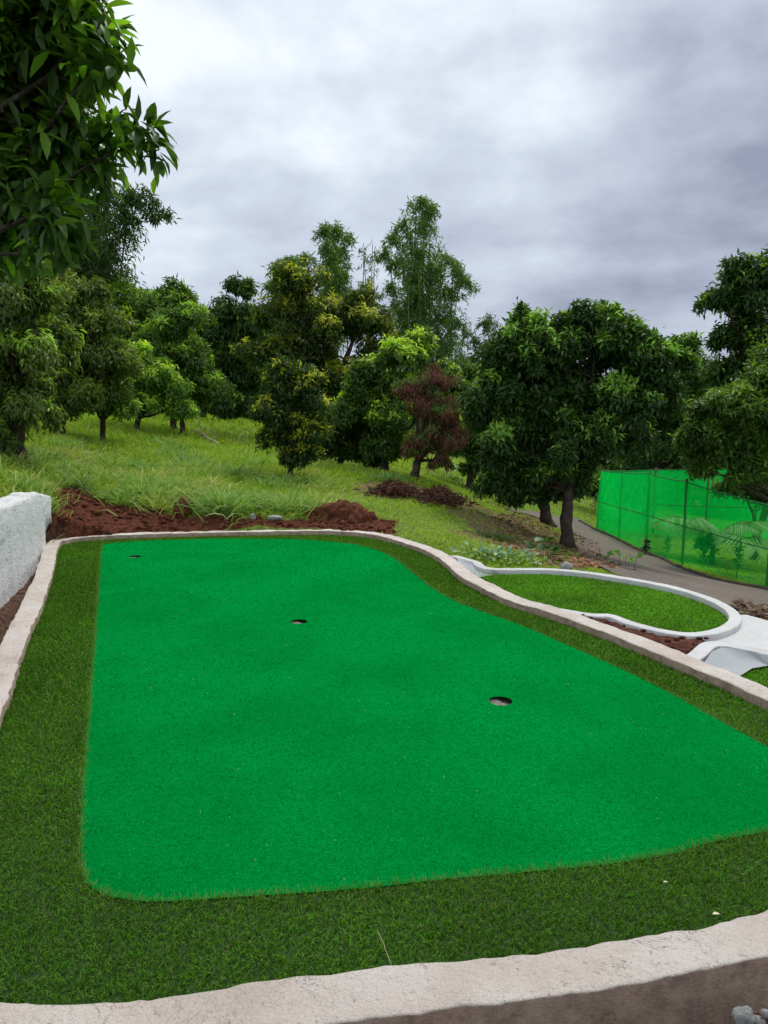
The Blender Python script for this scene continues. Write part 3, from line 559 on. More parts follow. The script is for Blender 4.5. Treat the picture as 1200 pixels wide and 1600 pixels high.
# ---------------------------------------------------------------- grass
def grass_field():
    parts = []
    for (y0, y1, n, hm, wm) in ((6.0, 10.5, 90000, .085, .0075), (10.5, 16, 80000, .11, .012), (16, 30, 70000, .14, .024)):
        y = rng.uniform(y0, y1, n); x = rng.uniform(-.70, .62, n)*y+rng.uniform(-.5, .5, n)
        m = masks(x, y); k = ~(m['main'] | m['ring'] | m['ring3'] | m['path'] | m['mulch'] | m['pad'] | m['trench'] | inpoly(x, y, soil_poly) & (m['soil']))
        k &= ~(m['litter'] & (rng.uniform(size=n) < .72)) & ~((m['soil']) & (rng.uniform(size=n) < .98))
        wl = np.interp(y, wall_pts[:, 1], wall_pts[:, 0]); k &= ~((y < 7.5) & (x > wl-.15) & (x < 0))
        # keep clear of kerbs
        for cl in (ring_c, kerb_c[::3]):
            near = (y < 8.6)
            if near.any():
                dmin = np.full(n, 9.0); ii = np.where(near)[0]
                for s in range(0, len(ii), 8000):
                    j = ii[s:s+8000]; dmin[j] = np.sqrt(((x[j, None]-cl[None, :, 0])**2+(y[j, None]-cl[None, :, 1])**2).min(1))
                k &= dmin > .085
        pat = n2d(x, y, .9, 4, 81); k &= (rng.uniform(size=n) < np.clip(.75+pat*1.2, .15, 1))
        x = x[k]; y = y[k]; z = H(x, y); n = len(x); pat = n2d(x, y, .55, 4, 83); p2 = n2d(x, y, 1.7, 3, 87)
        left = np.clip((1.5-x)/4, 0, 1)                                   # taller growth up the hill, cropped grass by the trees
        h = hm*rng.uniform(.5, 1.4, n)*(.55+1.05*left)*(1+.8*np.clip(p2, -.5, 1))
        az = rng.uniform(0, 2*np.pi, n); tl = rng.uniform(.1, .9, n)
        d = np.stack([np.cos(az)*tl, np.sin(az)*tl, np.ones(n)], -1); bend = np.stack([np.cos(az), np.sin(az), -np.ones(n)*.9], -1)*rng.uniform(.1, .6, (n, 1))
        v = np.clip(rng.uniform(0, 1, (n, 1))*.7+pat[:, None]*.5+.2, 0, 1)
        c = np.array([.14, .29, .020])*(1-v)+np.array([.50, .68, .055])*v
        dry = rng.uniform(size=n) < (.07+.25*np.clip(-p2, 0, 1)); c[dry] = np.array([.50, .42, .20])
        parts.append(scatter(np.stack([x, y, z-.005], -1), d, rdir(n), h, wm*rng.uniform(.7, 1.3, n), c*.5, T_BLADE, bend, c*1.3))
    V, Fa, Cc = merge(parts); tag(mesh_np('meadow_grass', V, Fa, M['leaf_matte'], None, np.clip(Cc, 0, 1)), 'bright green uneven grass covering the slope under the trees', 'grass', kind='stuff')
grass_field()
def long_grass():
    parts = []
    for k in range(150):
        px = rng.uniform(60, 520) if k < 110 else rng.uniform(20, 800); py = rng.uniform(690, 800); g = ghit(px, py)
        m = masks(np.array([g[0]]), np.array([g[1]]))
        if g[1] > 22 or m['soil'][0] or m['litter'][0] or m['path'][0] or m['main'][0] or m['trench'][0]: continue
        n = rng.integers(40, 110); a = rng.uniform(0, 2*np.pi, n); r = np.abs(rng.normal(0, .11, n)); x = g[0]+np.cos(a)*r*1.5; y = g[1]+np.sin(a)*r; z = H(x, y)
        az = a+rng.normal(0, .8, n); tl = rng.uniform(.1, .8, n); d = np.stack([np.cos(az)*tl, np.sin(az)*tl, np.ones(n)], -1)
        bend = np.stack([np.cos(az)*.6, np.sin(az)*.6, -np.ones(n)*.8], -1)*rng.uniform(.2, .9, (n, 1)); v = rng.uniform(0, 1, (n, 1)); pal = [((.15, .30, .06), (.42, .58, .15)), ((.12, .26, .06), (.34, .50, .18)), ((.30, .36, .08), (.55, .60, .20))][rng.integers(0, 3)]
        c = np.array(pal[0])*(1-v)+np.array(pal[1])*v; s_ = rng.uniform(.7, 1.3)
        parts.append(scatter(np.stack([x, y, z], -1), d, norm(rdir(n)+np.array([0, -1.0, .3])), .26*s_*rng.uniform(.5, 1.1, n), .011*s_*(1+g[1]/25)*rng.uniform(.7, 1.3, n), c*.75, T_BLADE, bend, c*1.1))
    V, Fa, Cc = merge(parts); tag(mesh_np('long_grass', V, Fa, M['leaf_matte'], None, np.clip(Cc, 0, 1)), 'scattered longer grass and weeds on the slope', 'grass', kind='stuff')
long_grass()
def tuft(px, py, n, h, w, spread, label, colr=((.10, .24, .04), (.26, .42, .08)), name='grass_tuft', cat='grass tuft', group='long grass tufts on the slope', Y=None, pos=None):
    g = ghit(px, py) if pos is None else pos
    a = rng.uniform(0, 2*np.pi, n); r = np.abs(rng.normal(0, spread, n)); x = g[0]+np.cos(a)*r*1.5; y = g[1]+np.sin(a)*r; z = H(x, y)
    tl = rng.uniform(.1, .8, n); az = a+rng.normal(0, .8, n); d = np.stack([np.cos(az)*tl, np.sin(az)*tl, np.ones(n)], -1)
    bend = np.stack([np.cos(az)*.6, np.sin(az)*.6, -np.ones(n)*.8], -1)*rng.uniform(.2, .9, (n, 1))
    v = rng.uniform(0, 1, (n, 1)); c = np.array(colr[0])*(1-v)+np.array(colr[1])*v
    T3 = (np.array([(0, -.3, 0), (0, .3, 0), (.3, -.5, 0), (.3, .5, 0), (.65, -.4, 0), (.65, .4, 0), (1, 0, 0)]), np.array([(0, 1, 3), (0, 3, 2), (2, 3, 5), (2, 5, 4), (4, 5, 6)]))
    base = np.array([g[0], g[1], float(H(np.array([g[0]]), np.array([g[1]]))[0])])
    V, Fa, Cc = scatter(np.stack([x, y, z], -1)-base, d, norm(rdir(n)+np.array([0, -1.0, .3])), h*rng.uniform(.5, 1.1, n), w*rng.uniform(.7, 1.3, n), c*.7, T3, bend, c*1.1)
    o = mesh_np(name, V, Fa, M['leaf_matte'], None, np.clip(Cc, 0, 1)); o.location = tuple(base); tag(o, label, cat, group); return o
for (px, py, n, h, w, s, lab) in [
    (350, 800, 380, .42, .016, .16, 'broad bladed tall grass tuft right of the single soil lump'),
    (400, 796, 240, .34, .014, .14, 'medium grass tuft above the small upright pale stone'),
    (455, 800, 360, .36, .015, .15, 'pale long grass tuft touching the left flank of the soil mound'),
    (225, 778, 300, .32, .013, .16, 'leaning grass tuft on the bank above the red soil at left'),
    (270, 770, 220, .30, .012, .15, 'grass tuft just above the single soil lump'),
    (190, 760, 240, .28, .012, .16, 'low grass tuft above the left end of the red soil bank'),
    (130, 745, 220, .30, .012, .15, 'grass tuft uphill of the whitewashed wall end'),
    (300, 735, 260, .34, .014, .18, 'tall grass tuft half way up the slope'),
    (365, 745, 260, .34, .014, .18, 'grass tuft left of the yellow tipped small tree'),
    (540, 790, 160, .22, .011, .12, 'short tuft growing just behind the soil mound'),
    (55, 735, 220, .28, .012, .15, 'grass tuft under the dark drooping tree at left'),
    (775, 842, 220, .15, .010, .10, 'small dark weed tuft on bare ground near the twin trunks')]:
    tuft(px, py, n, h, w, s, lab, ((.05, .10, .03), (.12, .18, .05)) if px == 775 else ((.15, .30, .07), (.42, .58, .18)))

# ---------------------------------------------------------------- trees
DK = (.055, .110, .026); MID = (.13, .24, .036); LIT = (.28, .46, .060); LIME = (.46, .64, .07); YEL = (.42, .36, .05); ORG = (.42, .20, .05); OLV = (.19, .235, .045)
def crown_mesh(lobes, tips, per, L, Wd, pal, new=(LIME, .12), droop=.22, leaftpl=T_LEAF, sub=.34, sub_n=9, new_lit_top=1.0, spread=.8, org=(0, 0, 0), sparse=0.0):
    """rosettes of leaves at the ends of twigs, gathered in clumps over each lobe"""
    vol = np.array([max(l[3], .1)**2 for l in lobes]); vol = vol/vol.sum(); P = []; O = []; Nw = []; Cl = []
    for (cx, cy, cz, r), f in zip(lobes, vol):
        k = max(3, int(sub_n*2)); sd_ = rdir(k); sd_[:, 2] = np.abs(sd_[:, 2])*1.0-.25*rng.uniform(0, 1, k)*2
        sc = sd_*r*rng.uniform(.35, 1.08, (k, 1)); sr = r*sub*rng.uniform(.5, 1.25, k)
        nt_ = int(tips*f); which = rng.integers(0, k, nt_); d = rdir(nt_); d[:, 2] = d[:, 2]*.8+.25*np.sign(rng.uniform(-.3, 1, nt_))
        d = norm(d); q = sc[which]+d*(sr[which]*rng.uniform(.35, 1.0, nt_)**.6)[:, None]
        P.append(q+np.array([cx, cy, cz])); o = norm(d+q/r*.8); O.append(o)
        Cl.append(which+1000*int(abs(cx*7+cz*13)))
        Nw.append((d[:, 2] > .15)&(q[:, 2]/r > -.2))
    P = np.vstack(P); O = np.vstack(O); Nw = np.concatenate(Nw); Cl = np.concatenate(Cl); nt_ = len(P)
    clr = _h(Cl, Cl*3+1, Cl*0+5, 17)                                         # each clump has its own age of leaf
    new_or_lit = Nw & (rng.uniform(size=nt_) < new[1]*(.2+3.2*(clr > .58))*new_lit_top)  # upper leaves recoloured: young growth, plus highlights painted onto the green crowns
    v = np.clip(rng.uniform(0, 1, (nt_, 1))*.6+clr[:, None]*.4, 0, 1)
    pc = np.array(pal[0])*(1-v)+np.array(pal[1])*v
    pc[new_or_lit] = np.array(new[0])*rng.uniform(.75, 1.2, (new_or_lit.sum(), 1))
    n = nt_*per; i = np.repeat(np.arange(nt_), per); az = rng.uniform(0, 2*np.pi, n)
    o = O[i]; u = norm(np.cross(o, np.array([.3, .2, 1.0]))); w = np.cross(o, u)
    d = o*rng.uniform(.1, .8, (n, 1))+(u*np.cos(az)[:, None]+w*np.sin(az)[:, None])*spread+np.array([0, 0, -1])*droop*rng.uniform(.4, 1.4, (n, 1))
    up = o*.5+np.array([0, 0, 1.0])+rng.normal(0, .25, (n, 3))
    c = pc[i]*rng.uniform(.7, 1.4, (n, 1))
    return scatter(P[i]+rng.normal(0, L*.34, (n, 3))-np.asarray(org), d, up, L*rng.uniform(.65, 1.2, n), Wd*rng.uniform(.8, 1.2, n), np.clip(c, 0, 1), leaftpl)
def wob(a, b, n, amp, seed):
    t = np.linspace(0, 1, n)[:, None]; P = np.asarray(a)*(1-t)+np.asarray(b)*t; s = np.linalg.norm(np.asarray(b)-a)
    P = P+np.stack([fbm(np.column_stack([t[:, 0]*3+seed*7, t[:, 0]*0, t[:, 0]*0+k]), 2, seed+k) for k in range(3)], -1)*amp*s*np.sin(np.pi*t)
    return P
def tree(label, base, lobes, Y, L, Wd, pal, tips=3000, per=7, new=(LIME, .12), name='leafy_tree', r0=.09, fork=.35, cat='tree', group='trees growing on the slope', crownmat='leaf', dbase=0, twigs=True, trunks=None, **kw):
    bx = (base[0]-600)/F*(Y+dbase)/ (math.cos(PITCH)-(base[1]-800)/F*math.sin(PITCH)); by = Y+dbase; bz = float(H(np.array([bx]), np.array([by]))[0])-.03
    B = np.array([bx, by, bz]); root = empty(name, B)
    Lb = []
    for l in lobes:
        c = at(l[0], l[1], Y+(l[3] if len(l) > 3 else 0)); Lb.append((*c, l[2]/F*Y))
    mb = MB(); cen = np.mean([l[:3] for l in Lb], axis=0); low = min(l[2]-l[3]*.5 for l in Lb)
    bases = [B] if not trunks else [B+np.array(t) for t in trunks]
    for bi, bb_ in enumerate(bases):
        fk = bb_*(1-fork)+(np.array([cen[0], cen[1], max(cen[2], bb_[2]+.5)]))*fork; fk[:2] = bb_[:2]*.6+fk[:2]*.4
        rr = r0*(1 if bi == 0 else .7)
        P = wob(bb_, fk, 9, .07, 3+bi); add_tube(mb, P-B, rr*np.array([1.45, 1.12, 1, .97, .94, .92, .9, .9, .88]), 10, .35, 5)
        for q, l in enumerate(Lb):
            if len(bases) > 1 and q % len(bases) != bi: continue
            c = np.array(l[:3]); e = c+np.array([0, 0, l[3]*.3]); rl = rr*.62*min(1.0, (l[3]/max(a[3] for a in Lb))**.5)
            P = wob(fk, e, 8, .10, 11+q); add_tube(mb, P-B, rl*np.linspace(1, .25, 8), 7, .3, 6)
            if twigs:
                for s in range(7):
                    t = rng.integers(3, 8); dd = rdir(1)[0]; dd[2] = abs(dd[2])*.7-.1; f = P[t]+dd*l[3]*.85
                    add_tube(mb, wob(P[t], f, 5, .12, s)-B, rl*np.linspace(.4, .08, 5), 5)
    mb.build('trunk', M['bark'], root, True)
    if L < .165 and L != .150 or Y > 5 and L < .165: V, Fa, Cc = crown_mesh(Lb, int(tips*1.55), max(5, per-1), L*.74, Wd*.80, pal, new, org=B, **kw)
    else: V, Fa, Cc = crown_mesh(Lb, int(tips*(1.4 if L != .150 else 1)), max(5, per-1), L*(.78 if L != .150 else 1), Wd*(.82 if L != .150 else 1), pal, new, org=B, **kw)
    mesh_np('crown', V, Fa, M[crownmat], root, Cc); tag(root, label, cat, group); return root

# near tree hanging in from the top left (big leaves)
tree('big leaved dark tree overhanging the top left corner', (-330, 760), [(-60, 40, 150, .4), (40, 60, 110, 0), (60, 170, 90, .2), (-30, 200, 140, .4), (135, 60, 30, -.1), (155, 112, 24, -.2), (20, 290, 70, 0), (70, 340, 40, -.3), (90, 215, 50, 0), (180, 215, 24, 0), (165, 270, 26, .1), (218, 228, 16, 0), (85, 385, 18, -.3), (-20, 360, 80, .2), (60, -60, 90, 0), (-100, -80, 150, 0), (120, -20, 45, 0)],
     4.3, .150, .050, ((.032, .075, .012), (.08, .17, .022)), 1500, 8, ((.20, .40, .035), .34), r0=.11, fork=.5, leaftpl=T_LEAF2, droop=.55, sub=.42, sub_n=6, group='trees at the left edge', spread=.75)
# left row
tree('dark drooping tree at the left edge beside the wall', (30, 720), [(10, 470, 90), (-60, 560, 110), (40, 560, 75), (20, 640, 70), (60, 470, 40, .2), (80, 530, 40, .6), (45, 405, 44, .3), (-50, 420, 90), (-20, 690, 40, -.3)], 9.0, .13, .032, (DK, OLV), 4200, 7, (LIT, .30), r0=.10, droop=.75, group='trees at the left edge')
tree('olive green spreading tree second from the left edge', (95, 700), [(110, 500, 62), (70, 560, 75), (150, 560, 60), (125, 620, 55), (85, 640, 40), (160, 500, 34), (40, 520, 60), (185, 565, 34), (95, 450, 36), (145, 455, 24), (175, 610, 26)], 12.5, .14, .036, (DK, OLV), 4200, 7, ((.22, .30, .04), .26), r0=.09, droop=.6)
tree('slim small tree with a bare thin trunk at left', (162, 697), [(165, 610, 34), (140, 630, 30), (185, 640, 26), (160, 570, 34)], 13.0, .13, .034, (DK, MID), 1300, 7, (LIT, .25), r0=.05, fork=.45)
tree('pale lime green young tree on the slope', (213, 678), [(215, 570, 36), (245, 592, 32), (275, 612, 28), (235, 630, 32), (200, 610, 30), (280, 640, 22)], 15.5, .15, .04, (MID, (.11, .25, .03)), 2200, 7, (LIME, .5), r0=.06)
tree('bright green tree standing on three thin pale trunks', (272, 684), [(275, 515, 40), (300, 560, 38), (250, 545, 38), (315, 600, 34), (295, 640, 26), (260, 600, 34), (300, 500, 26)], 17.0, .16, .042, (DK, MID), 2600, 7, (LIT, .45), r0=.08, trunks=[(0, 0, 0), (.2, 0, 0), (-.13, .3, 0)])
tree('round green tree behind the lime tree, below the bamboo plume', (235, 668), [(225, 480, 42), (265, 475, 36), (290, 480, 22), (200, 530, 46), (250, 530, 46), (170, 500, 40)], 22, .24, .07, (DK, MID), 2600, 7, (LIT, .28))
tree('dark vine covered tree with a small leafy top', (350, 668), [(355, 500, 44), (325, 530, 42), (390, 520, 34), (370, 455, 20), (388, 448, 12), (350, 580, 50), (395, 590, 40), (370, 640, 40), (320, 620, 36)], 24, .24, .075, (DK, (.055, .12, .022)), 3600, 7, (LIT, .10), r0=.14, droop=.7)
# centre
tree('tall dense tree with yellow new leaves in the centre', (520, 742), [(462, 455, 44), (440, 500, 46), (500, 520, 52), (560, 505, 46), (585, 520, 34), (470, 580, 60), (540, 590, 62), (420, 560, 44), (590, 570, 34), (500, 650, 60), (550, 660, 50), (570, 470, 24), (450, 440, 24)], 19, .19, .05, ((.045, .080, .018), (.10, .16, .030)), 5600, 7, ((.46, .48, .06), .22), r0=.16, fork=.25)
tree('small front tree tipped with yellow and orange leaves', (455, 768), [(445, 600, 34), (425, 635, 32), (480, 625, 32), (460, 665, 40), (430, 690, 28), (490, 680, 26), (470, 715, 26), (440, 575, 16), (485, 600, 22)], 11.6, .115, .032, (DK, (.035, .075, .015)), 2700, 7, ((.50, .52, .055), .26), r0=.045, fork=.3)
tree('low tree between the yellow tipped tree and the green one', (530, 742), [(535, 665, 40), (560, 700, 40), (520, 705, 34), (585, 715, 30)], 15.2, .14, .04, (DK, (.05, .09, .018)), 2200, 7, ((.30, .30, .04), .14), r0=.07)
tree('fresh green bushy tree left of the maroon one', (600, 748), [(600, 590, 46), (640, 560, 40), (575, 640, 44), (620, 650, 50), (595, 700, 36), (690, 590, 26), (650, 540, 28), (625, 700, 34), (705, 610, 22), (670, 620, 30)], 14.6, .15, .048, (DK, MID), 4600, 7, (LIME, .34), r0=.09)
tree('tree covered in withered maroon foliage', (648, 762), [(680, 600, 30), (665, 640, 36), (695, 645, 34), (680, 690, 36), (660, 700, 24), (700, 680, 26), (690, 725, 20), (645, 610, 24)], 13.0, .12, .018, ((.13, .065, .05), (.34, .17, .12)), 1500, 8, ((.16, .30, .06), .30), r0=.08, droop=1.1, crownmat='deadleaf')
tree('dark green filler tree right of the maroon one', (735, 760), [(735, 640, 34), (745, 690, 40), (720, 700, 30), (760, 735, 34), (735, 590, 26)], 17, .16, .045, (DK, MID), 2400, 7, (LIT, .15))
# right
tree('broad dome shaped mango tree with dark trunk by the path', (886, 864), [(800, 560, 52), (870, 545, 52), (930, 535, 52), (985, 555, 56), (1045, 560, 38), (1075, 548, 20), (780, 610, 46), (850, 620, 70, .3), (930, 620, 75, .3), (1000, 620, 52), (800, 670, 56), (870, 690, 60), (930, 690, 56), (850, 740, 40), (895, 738, 36), (770, 650, 34), (780, 720, 36), (975, 672, 36, .2), (945, 500, 26), (825, 510, 28), (890, 515, 26), (815, 778, 28, .2), (865, 768, 24, .3), (905, 762, 22, .2), (785, 752, 34, .2)], 10.6, .155, .050, ((.030, .065, .018), (.065, .14, .028)), 8600, 8, ((.22, .40, .065), .34), r0=.088, fork=.42, sub=.30, group='trees on the right')  # second leaf colour paints highlights over the upper crown
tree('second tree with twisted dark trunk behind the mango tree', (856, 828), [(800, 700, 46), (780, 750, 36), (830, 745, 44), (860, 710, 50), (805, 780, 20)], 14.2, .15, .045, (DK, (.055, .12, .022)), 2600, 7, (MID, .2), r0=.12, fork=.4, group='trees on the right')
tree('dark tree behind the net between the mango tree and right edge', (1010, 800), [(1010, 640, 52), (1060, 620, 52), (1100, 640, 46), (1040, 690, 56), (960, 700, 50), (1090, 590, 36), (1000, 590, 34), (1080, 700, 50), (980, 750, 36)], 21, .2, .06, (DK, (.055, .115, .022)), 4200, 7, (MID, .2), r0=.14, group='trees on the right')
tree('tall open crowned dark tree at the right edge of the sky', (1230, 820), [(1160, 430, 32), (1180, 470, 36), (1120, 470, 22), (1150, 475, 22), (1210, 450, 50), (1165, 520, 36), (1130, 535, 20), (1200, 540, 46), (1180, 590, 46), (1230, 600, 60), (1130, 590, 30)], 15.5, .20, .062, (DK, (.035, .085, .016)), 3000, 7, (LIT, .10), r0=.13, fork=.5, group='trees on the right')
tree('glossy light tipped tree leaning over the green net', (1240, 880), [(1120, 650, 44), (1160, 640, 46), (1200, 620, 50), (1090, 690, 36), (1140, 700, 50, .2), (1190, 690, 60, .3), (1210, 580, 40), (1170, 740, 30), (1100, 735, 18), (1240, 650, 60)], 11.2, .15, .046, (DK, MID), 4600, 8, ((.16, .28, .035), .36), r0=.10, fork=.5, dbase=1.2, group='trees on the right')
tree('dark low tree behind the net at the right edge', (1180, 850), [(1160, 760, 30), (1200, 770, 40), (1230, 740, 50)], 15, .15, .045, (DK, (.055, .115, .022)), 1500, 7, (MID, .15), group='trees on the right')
# woods behind everything
def woods(px0, px1, Y, py0, py1, r, n, tips, label):
    lobes = []
    for k in range(n):
        px = px0+(px1-px0)*(k+rng.uniform(0, 1))/n; py = rng.uniform(py0, py1); c = at(px, py, Y+rng.uniform(-3, 3)); lobes.append((*c, r/F*Y*rng.uniform(.7, 1.2)))
    V, Fa, Cc = crown_mesh(lobes, tips, 5, .55, .17, (DK, (.03, .075, .015)), (MID, .2), droop=.5)
    mb = MB()
    for l in lobes[::2]: h = float(H(np.array([l[0]]), np.array([l[1]]))[0]); add_tube(mb, wob(np.array([l[0], l[1], h-.1]), np.array(l[:3]), 5, .05, 3), .16, 6)
    o = mesh_np('distant_woods', V, Fa, M['leaf'], None, Cc); tag(o, label, 'woods', kind='stuff')
    t = mb.build('trunks', M['bark'], o); t['kind'] = 'stuff'
woods(-350, 480, 34, 560, 650, 60, 26, 5200, 'far dark woods closing the view behind the left slope')
woods(420, 820, 36, 600, 700, 56, 18, 4200, 'far dark woods behind the centre trees')
woods(700, 1500, 34, 640, 740, 60, 26, 5200, 'far dark woods low behind the right hand trees')

woods(820, 1300, 27, 720, 800, 44, 20, 3600, 'shaded undergrowth in the dip behind the net fence')

# ---------------------------------------------------------------- bamboo
def bamboo(label, base, culms, Y, fol=1.0, colr=((.08, .17, .045), (.20, .34, .09)), L=.26, Wd=.032, sp=1.0, start=.3, group='bamboo clumps against the sky'):
    """culms: (tip px, tip py, droop px to the side)"""
    bx = (base-600)/F*Y; B = np.array([bx, Y, float(H(np.array([bx]), np.array([Y]))[0])]); root = empty('bamboo_clump', B); parts = []
    for k, (tx, ty, dr) in enumerate(culms):
        Yk = Y+rng.uniform(-1.2, 1.2); b = B+np.array([rng.normal(0, .4), rng.normal(0, .4), -.05]); tip = at(tx, ty, Yk); end = tip+np.array([dr/F*Y, 0, -abs(dr)/F*Y*.75])
        q = spline([b, b*.5+tip*.5+np.array([0, 0, .3]), tip-np.array([dr/F*Y*.5, 0, .05]), tip, end], .25); mb = MB()
        add_tube(mb, q-B, np.linspace(.05, .01, len(q)), 6); mb.build('culm', M['culm'], root, True)
        ns = int(85*fol); t = rng.uniform(start, 1, ns)**.85; P = resamp(q, t); ht = np.clip((1.05-t)*2.2, .25, 1)
        dd = rdir(ns); dd[:, 2] = np.abs(dd[:, 2])*.9; dd = norm(dd); ln = ht*rng.uniform(.3, 1.25, ns)*sp
        m_ = 12; i = np.repeat(np.arange(ns), m_); s = rng.uniform(.1, 1, ns*m_)
        pos = P[i]+dd[i]*(ln[i]*s)[:, None]+np.array([0, 0, -1])*((s**2)*ln[i]*1.0)[:, None]+rng.normal(0, .07, (ns*m_, 3))
        d = dd[i]*.6+np.array([0, 0, -1])*rng.uniform(.2, 1.3, (ns*m_, 1))+rng.normal(0, .45, (ns*m_, 3)); v = rng.uniform(0, 1, (ns*m_, 1))
        c = np.array(colr[0])*(1-v)+np.array(colr[1])*v
        parts.append(scatter(pos-B, d, rdir(ns*m_)+np.array([0, 0, 1.0]), L*rng.uniform(.6, 1.2, ns*m_), Wd, c, T_LEAF))
    V, Fa, Cc = merge(parts); mesh_np('foliage', V, Fa, M['leaf'], root, Cc); tag(root, label, 'bamboo', group)
M['culm'] = plain('bamboo_culm', (.16, .22, .07), .5, 12)
bamboo('tallest bamboo clump with a nodding top right of centre', 660, [(642, 322, -16), (656, 317, -8), (668, 318, 8), (676, 330, 10), (668, 352, 12), (628, 352, -14), (612, 374, -16), (600, 396, -16), (640, 372, -4), (655, 395, 6), (622, 410, -10), (692, 398, 22), (702, 408, 22), (680, 420, 10), (645, 440, 0), (610, 450, -12), (718, 428, 20), (728, 440, 16), (700, 455, 14), (660, 470, 0), (625, 490, -8), (690, 495, 10), (712, 500, 14), (605, 500, -10), (655, 520, 5), (640, 545, 0), (690, 540, 8)], 32, .75, start=.45, sp=.85)
bamboo('pale bamboo clump right of the tallest one', 700, [(722, 560, 10), (700, 540, 6), (710, 590, 10), (690, 570, 0), (715, 620, 6), (730, 520, 8), (700, 620, 0)], 35, .7, ((.07, .13, .05), (.14, .24, .09)), start=.3)
bamboo('bushy topped narrow bamboo clump left of the tallest one', 522, [(505, 362, -8), (518, 360, 5), (530, 362, 10), (542, 372, 8), (512, 385, -10), (530, 395, 8), (520, 410, 0), (508, 430, -6), (535, 430, 6), (522, 450, 0)], 31, .8, start=.5, sp=.85)
bamboo('small bamboo plume bending left above the yellow leaved tree', 450, [(435, 415, -16), (450, 405, -12), (465, 405, -8), (480, 402, 8), (430, 440, -14), (455, 440, 0)], 30, .6, start=.5, sp=.75)
bamboo('thin nearly leafless bamboo between the two tall clumps', 570, [(566, 388, -6), (578, 382, -8), (588, 392, 6), (572, 410, 4)], 33, .12, ((.09, .10, .07), (.15, .17, .11)), start=.4, sp=.8)
bamboo('pale feathery bamboo peeping above the mango tree', 800, [(755, 505, -8), (770, 500, 6), (820, 496, 8), (835, 500, 8), (745, 530, -6), (760, 540, 4), (740, 560, -4), (845, 510, 6), (770, 560, 0)], 35, .7, ((.05, .11, .035), (.12, .22, .07)), start=.35)
bamboo('dark bamboo clump at left with a long plume bending right', 120, [(100, 300, -8), (130, 300, 10), (150, 330, 12), (175, 318, 30), (205, 310, 36), (225, 305, 38), (165, 350, 10), (120, 340, -10), (80, 320, -14), (90, 370, -10), (140, 380, 6), (165, 400, 8), (60, 340, -20), (110, 410, 0), (150, 430, 4), (80, 430, -6), (175, 440, 8)], 24, 1.3, ((.035, .075, .022), (.10, .18, .045)), L=.24, Wd=.04, start=.35, sp=.95)

# ---------------------------------------------------------------- net fence beside the path
posts = [((933, 826), 735), ((967, 841), 738), ((1009, 861), 739), ((1066, 883), 752), ((1198, 919), 790), ((1330, 955), 830)]
fr = ghit(933, 826); fence = empty('net_fence', fr); tops = []; bots = []
for (bx, by), ty in posts:
    b = ghit(bx, by); t = at(bx+(7 if bx < 1100 else 10), ty, b[1]); b[2] -= .1; mb = MB(); add_tube(mb, np.linspace(b, t+np.array([0, 0, .04]), 6)-fr, .022, 8, .2, 3); mb.build('post', M['post'], fence, True); tops.append(t); bots.append(b+np.array([0, 0, .12]))
def net(par, tops, bots, org, seed, dn_):
    T_ = np.array(tops)+np.array([-.03, 0, 0]); B_ = np.array(bots)+np.array([-.03, 0, 0]); rows = 16; V = []; 
    segs = [np.linspace(0, 1, 14, endpoint=(k == len(T_)-2)) for k in range(len(T_)-1)]
    cols_t = np.vstack([T_[k]*(1-s[:, None])+T_[k+1]*s[:, None]-np.array([0, 0, .02])*np.sin(np.pi*s)[:, None] for k, s in enumerate(segs)]); cols_b = np.vstack([B_[k]*(1-s[:, None])+B_[k+1]*s[:, None] for k, s in enumerate(segs)])
    r = np.linspace(0, 1, rows)[None, :, None]; G = cols_t[:, None]*(1-r)+cols_b[:, None]*r
    G[..., 0] += fbm(G*np.array([1.5, 1.5, 3]), 3, seed)*.07*np.sin(np.pi*r[..., 0]); n = len(cols_t)
    idx = np.arange(n*rows).reshape(n, rows); Fq = np.stack([idx[:-1, :-1], idx[1:, :-1], idx[1:, 1:], idx[:-1, 1:]], -1).reshape(-1, 4)
    dens = np.repeat(np.interp(np.linspace(0, len(T_)-1, n), np.arange(len(T_)), dn_), rows)[:, None]*np.ones((1, 3)); mesh_np('net', (G-org).reshape(-1, 3), Fq, M['net'], par, dens, smooth=True)
    for row in (0, rows//2): 
        mb = MB(); add_tube(mb, G[:, row]-org+np.array([-.004, 0, 0]), .009, 5); mb.build('rope', M['rope'], par)
net(fence, tops, bots, fr, 5, [.85, .82, .66, .36, .22, .22]); tag(fence, 'bright green shade net fence on thin posts along the path', 'fence')
# the enclosure's far side
p2 = [(933, 826), None]; A0 = tops[0].copy(); A1 = bots[0].copy(); back = empty('net_fence', A1); tp = [A0]; bt = [A1]
for k in range(1, 5):
    x = A1[0]+k*1.5; y = A1[1]+k*.55; z = float(H(np.array([x]), np.array([y]))[0]); tp.append(np.array([x, y, A0[2]-.02*k])); bt.append(np.array([x, y, z]))
    mb = MB(); add_tube(mb, np.linspace(bt[-1], tp[-1]+np.array([0, 0, .04]), 4)-A1, .022, 8); mb.build('post', M['post'], back, True)
net(back, tp, bt, A1, 9, [.7]*5); tag(back, 'far side of the green net enclosure seen through the near net', 'fence')
# path edging
ed = spline([ghit(*q) for q in [(905, 815), (932, 830), (967, 846), (1009, 866), (1066, 889), (1130, 908), (1200, 924), (1300, 950)]], .08); ed[:, 2] = H(ed[:, 0], ed[:, 1])+.02
mb = MB(); add_tube(mb, ed, .035*(1+.4*fbm(ed*3, 2, 4)), 7, .5, 8); tag(mb.build('path_edging', M['bark'], None, True), 'low dark earthen edging between the path and the net fence', 'edging')

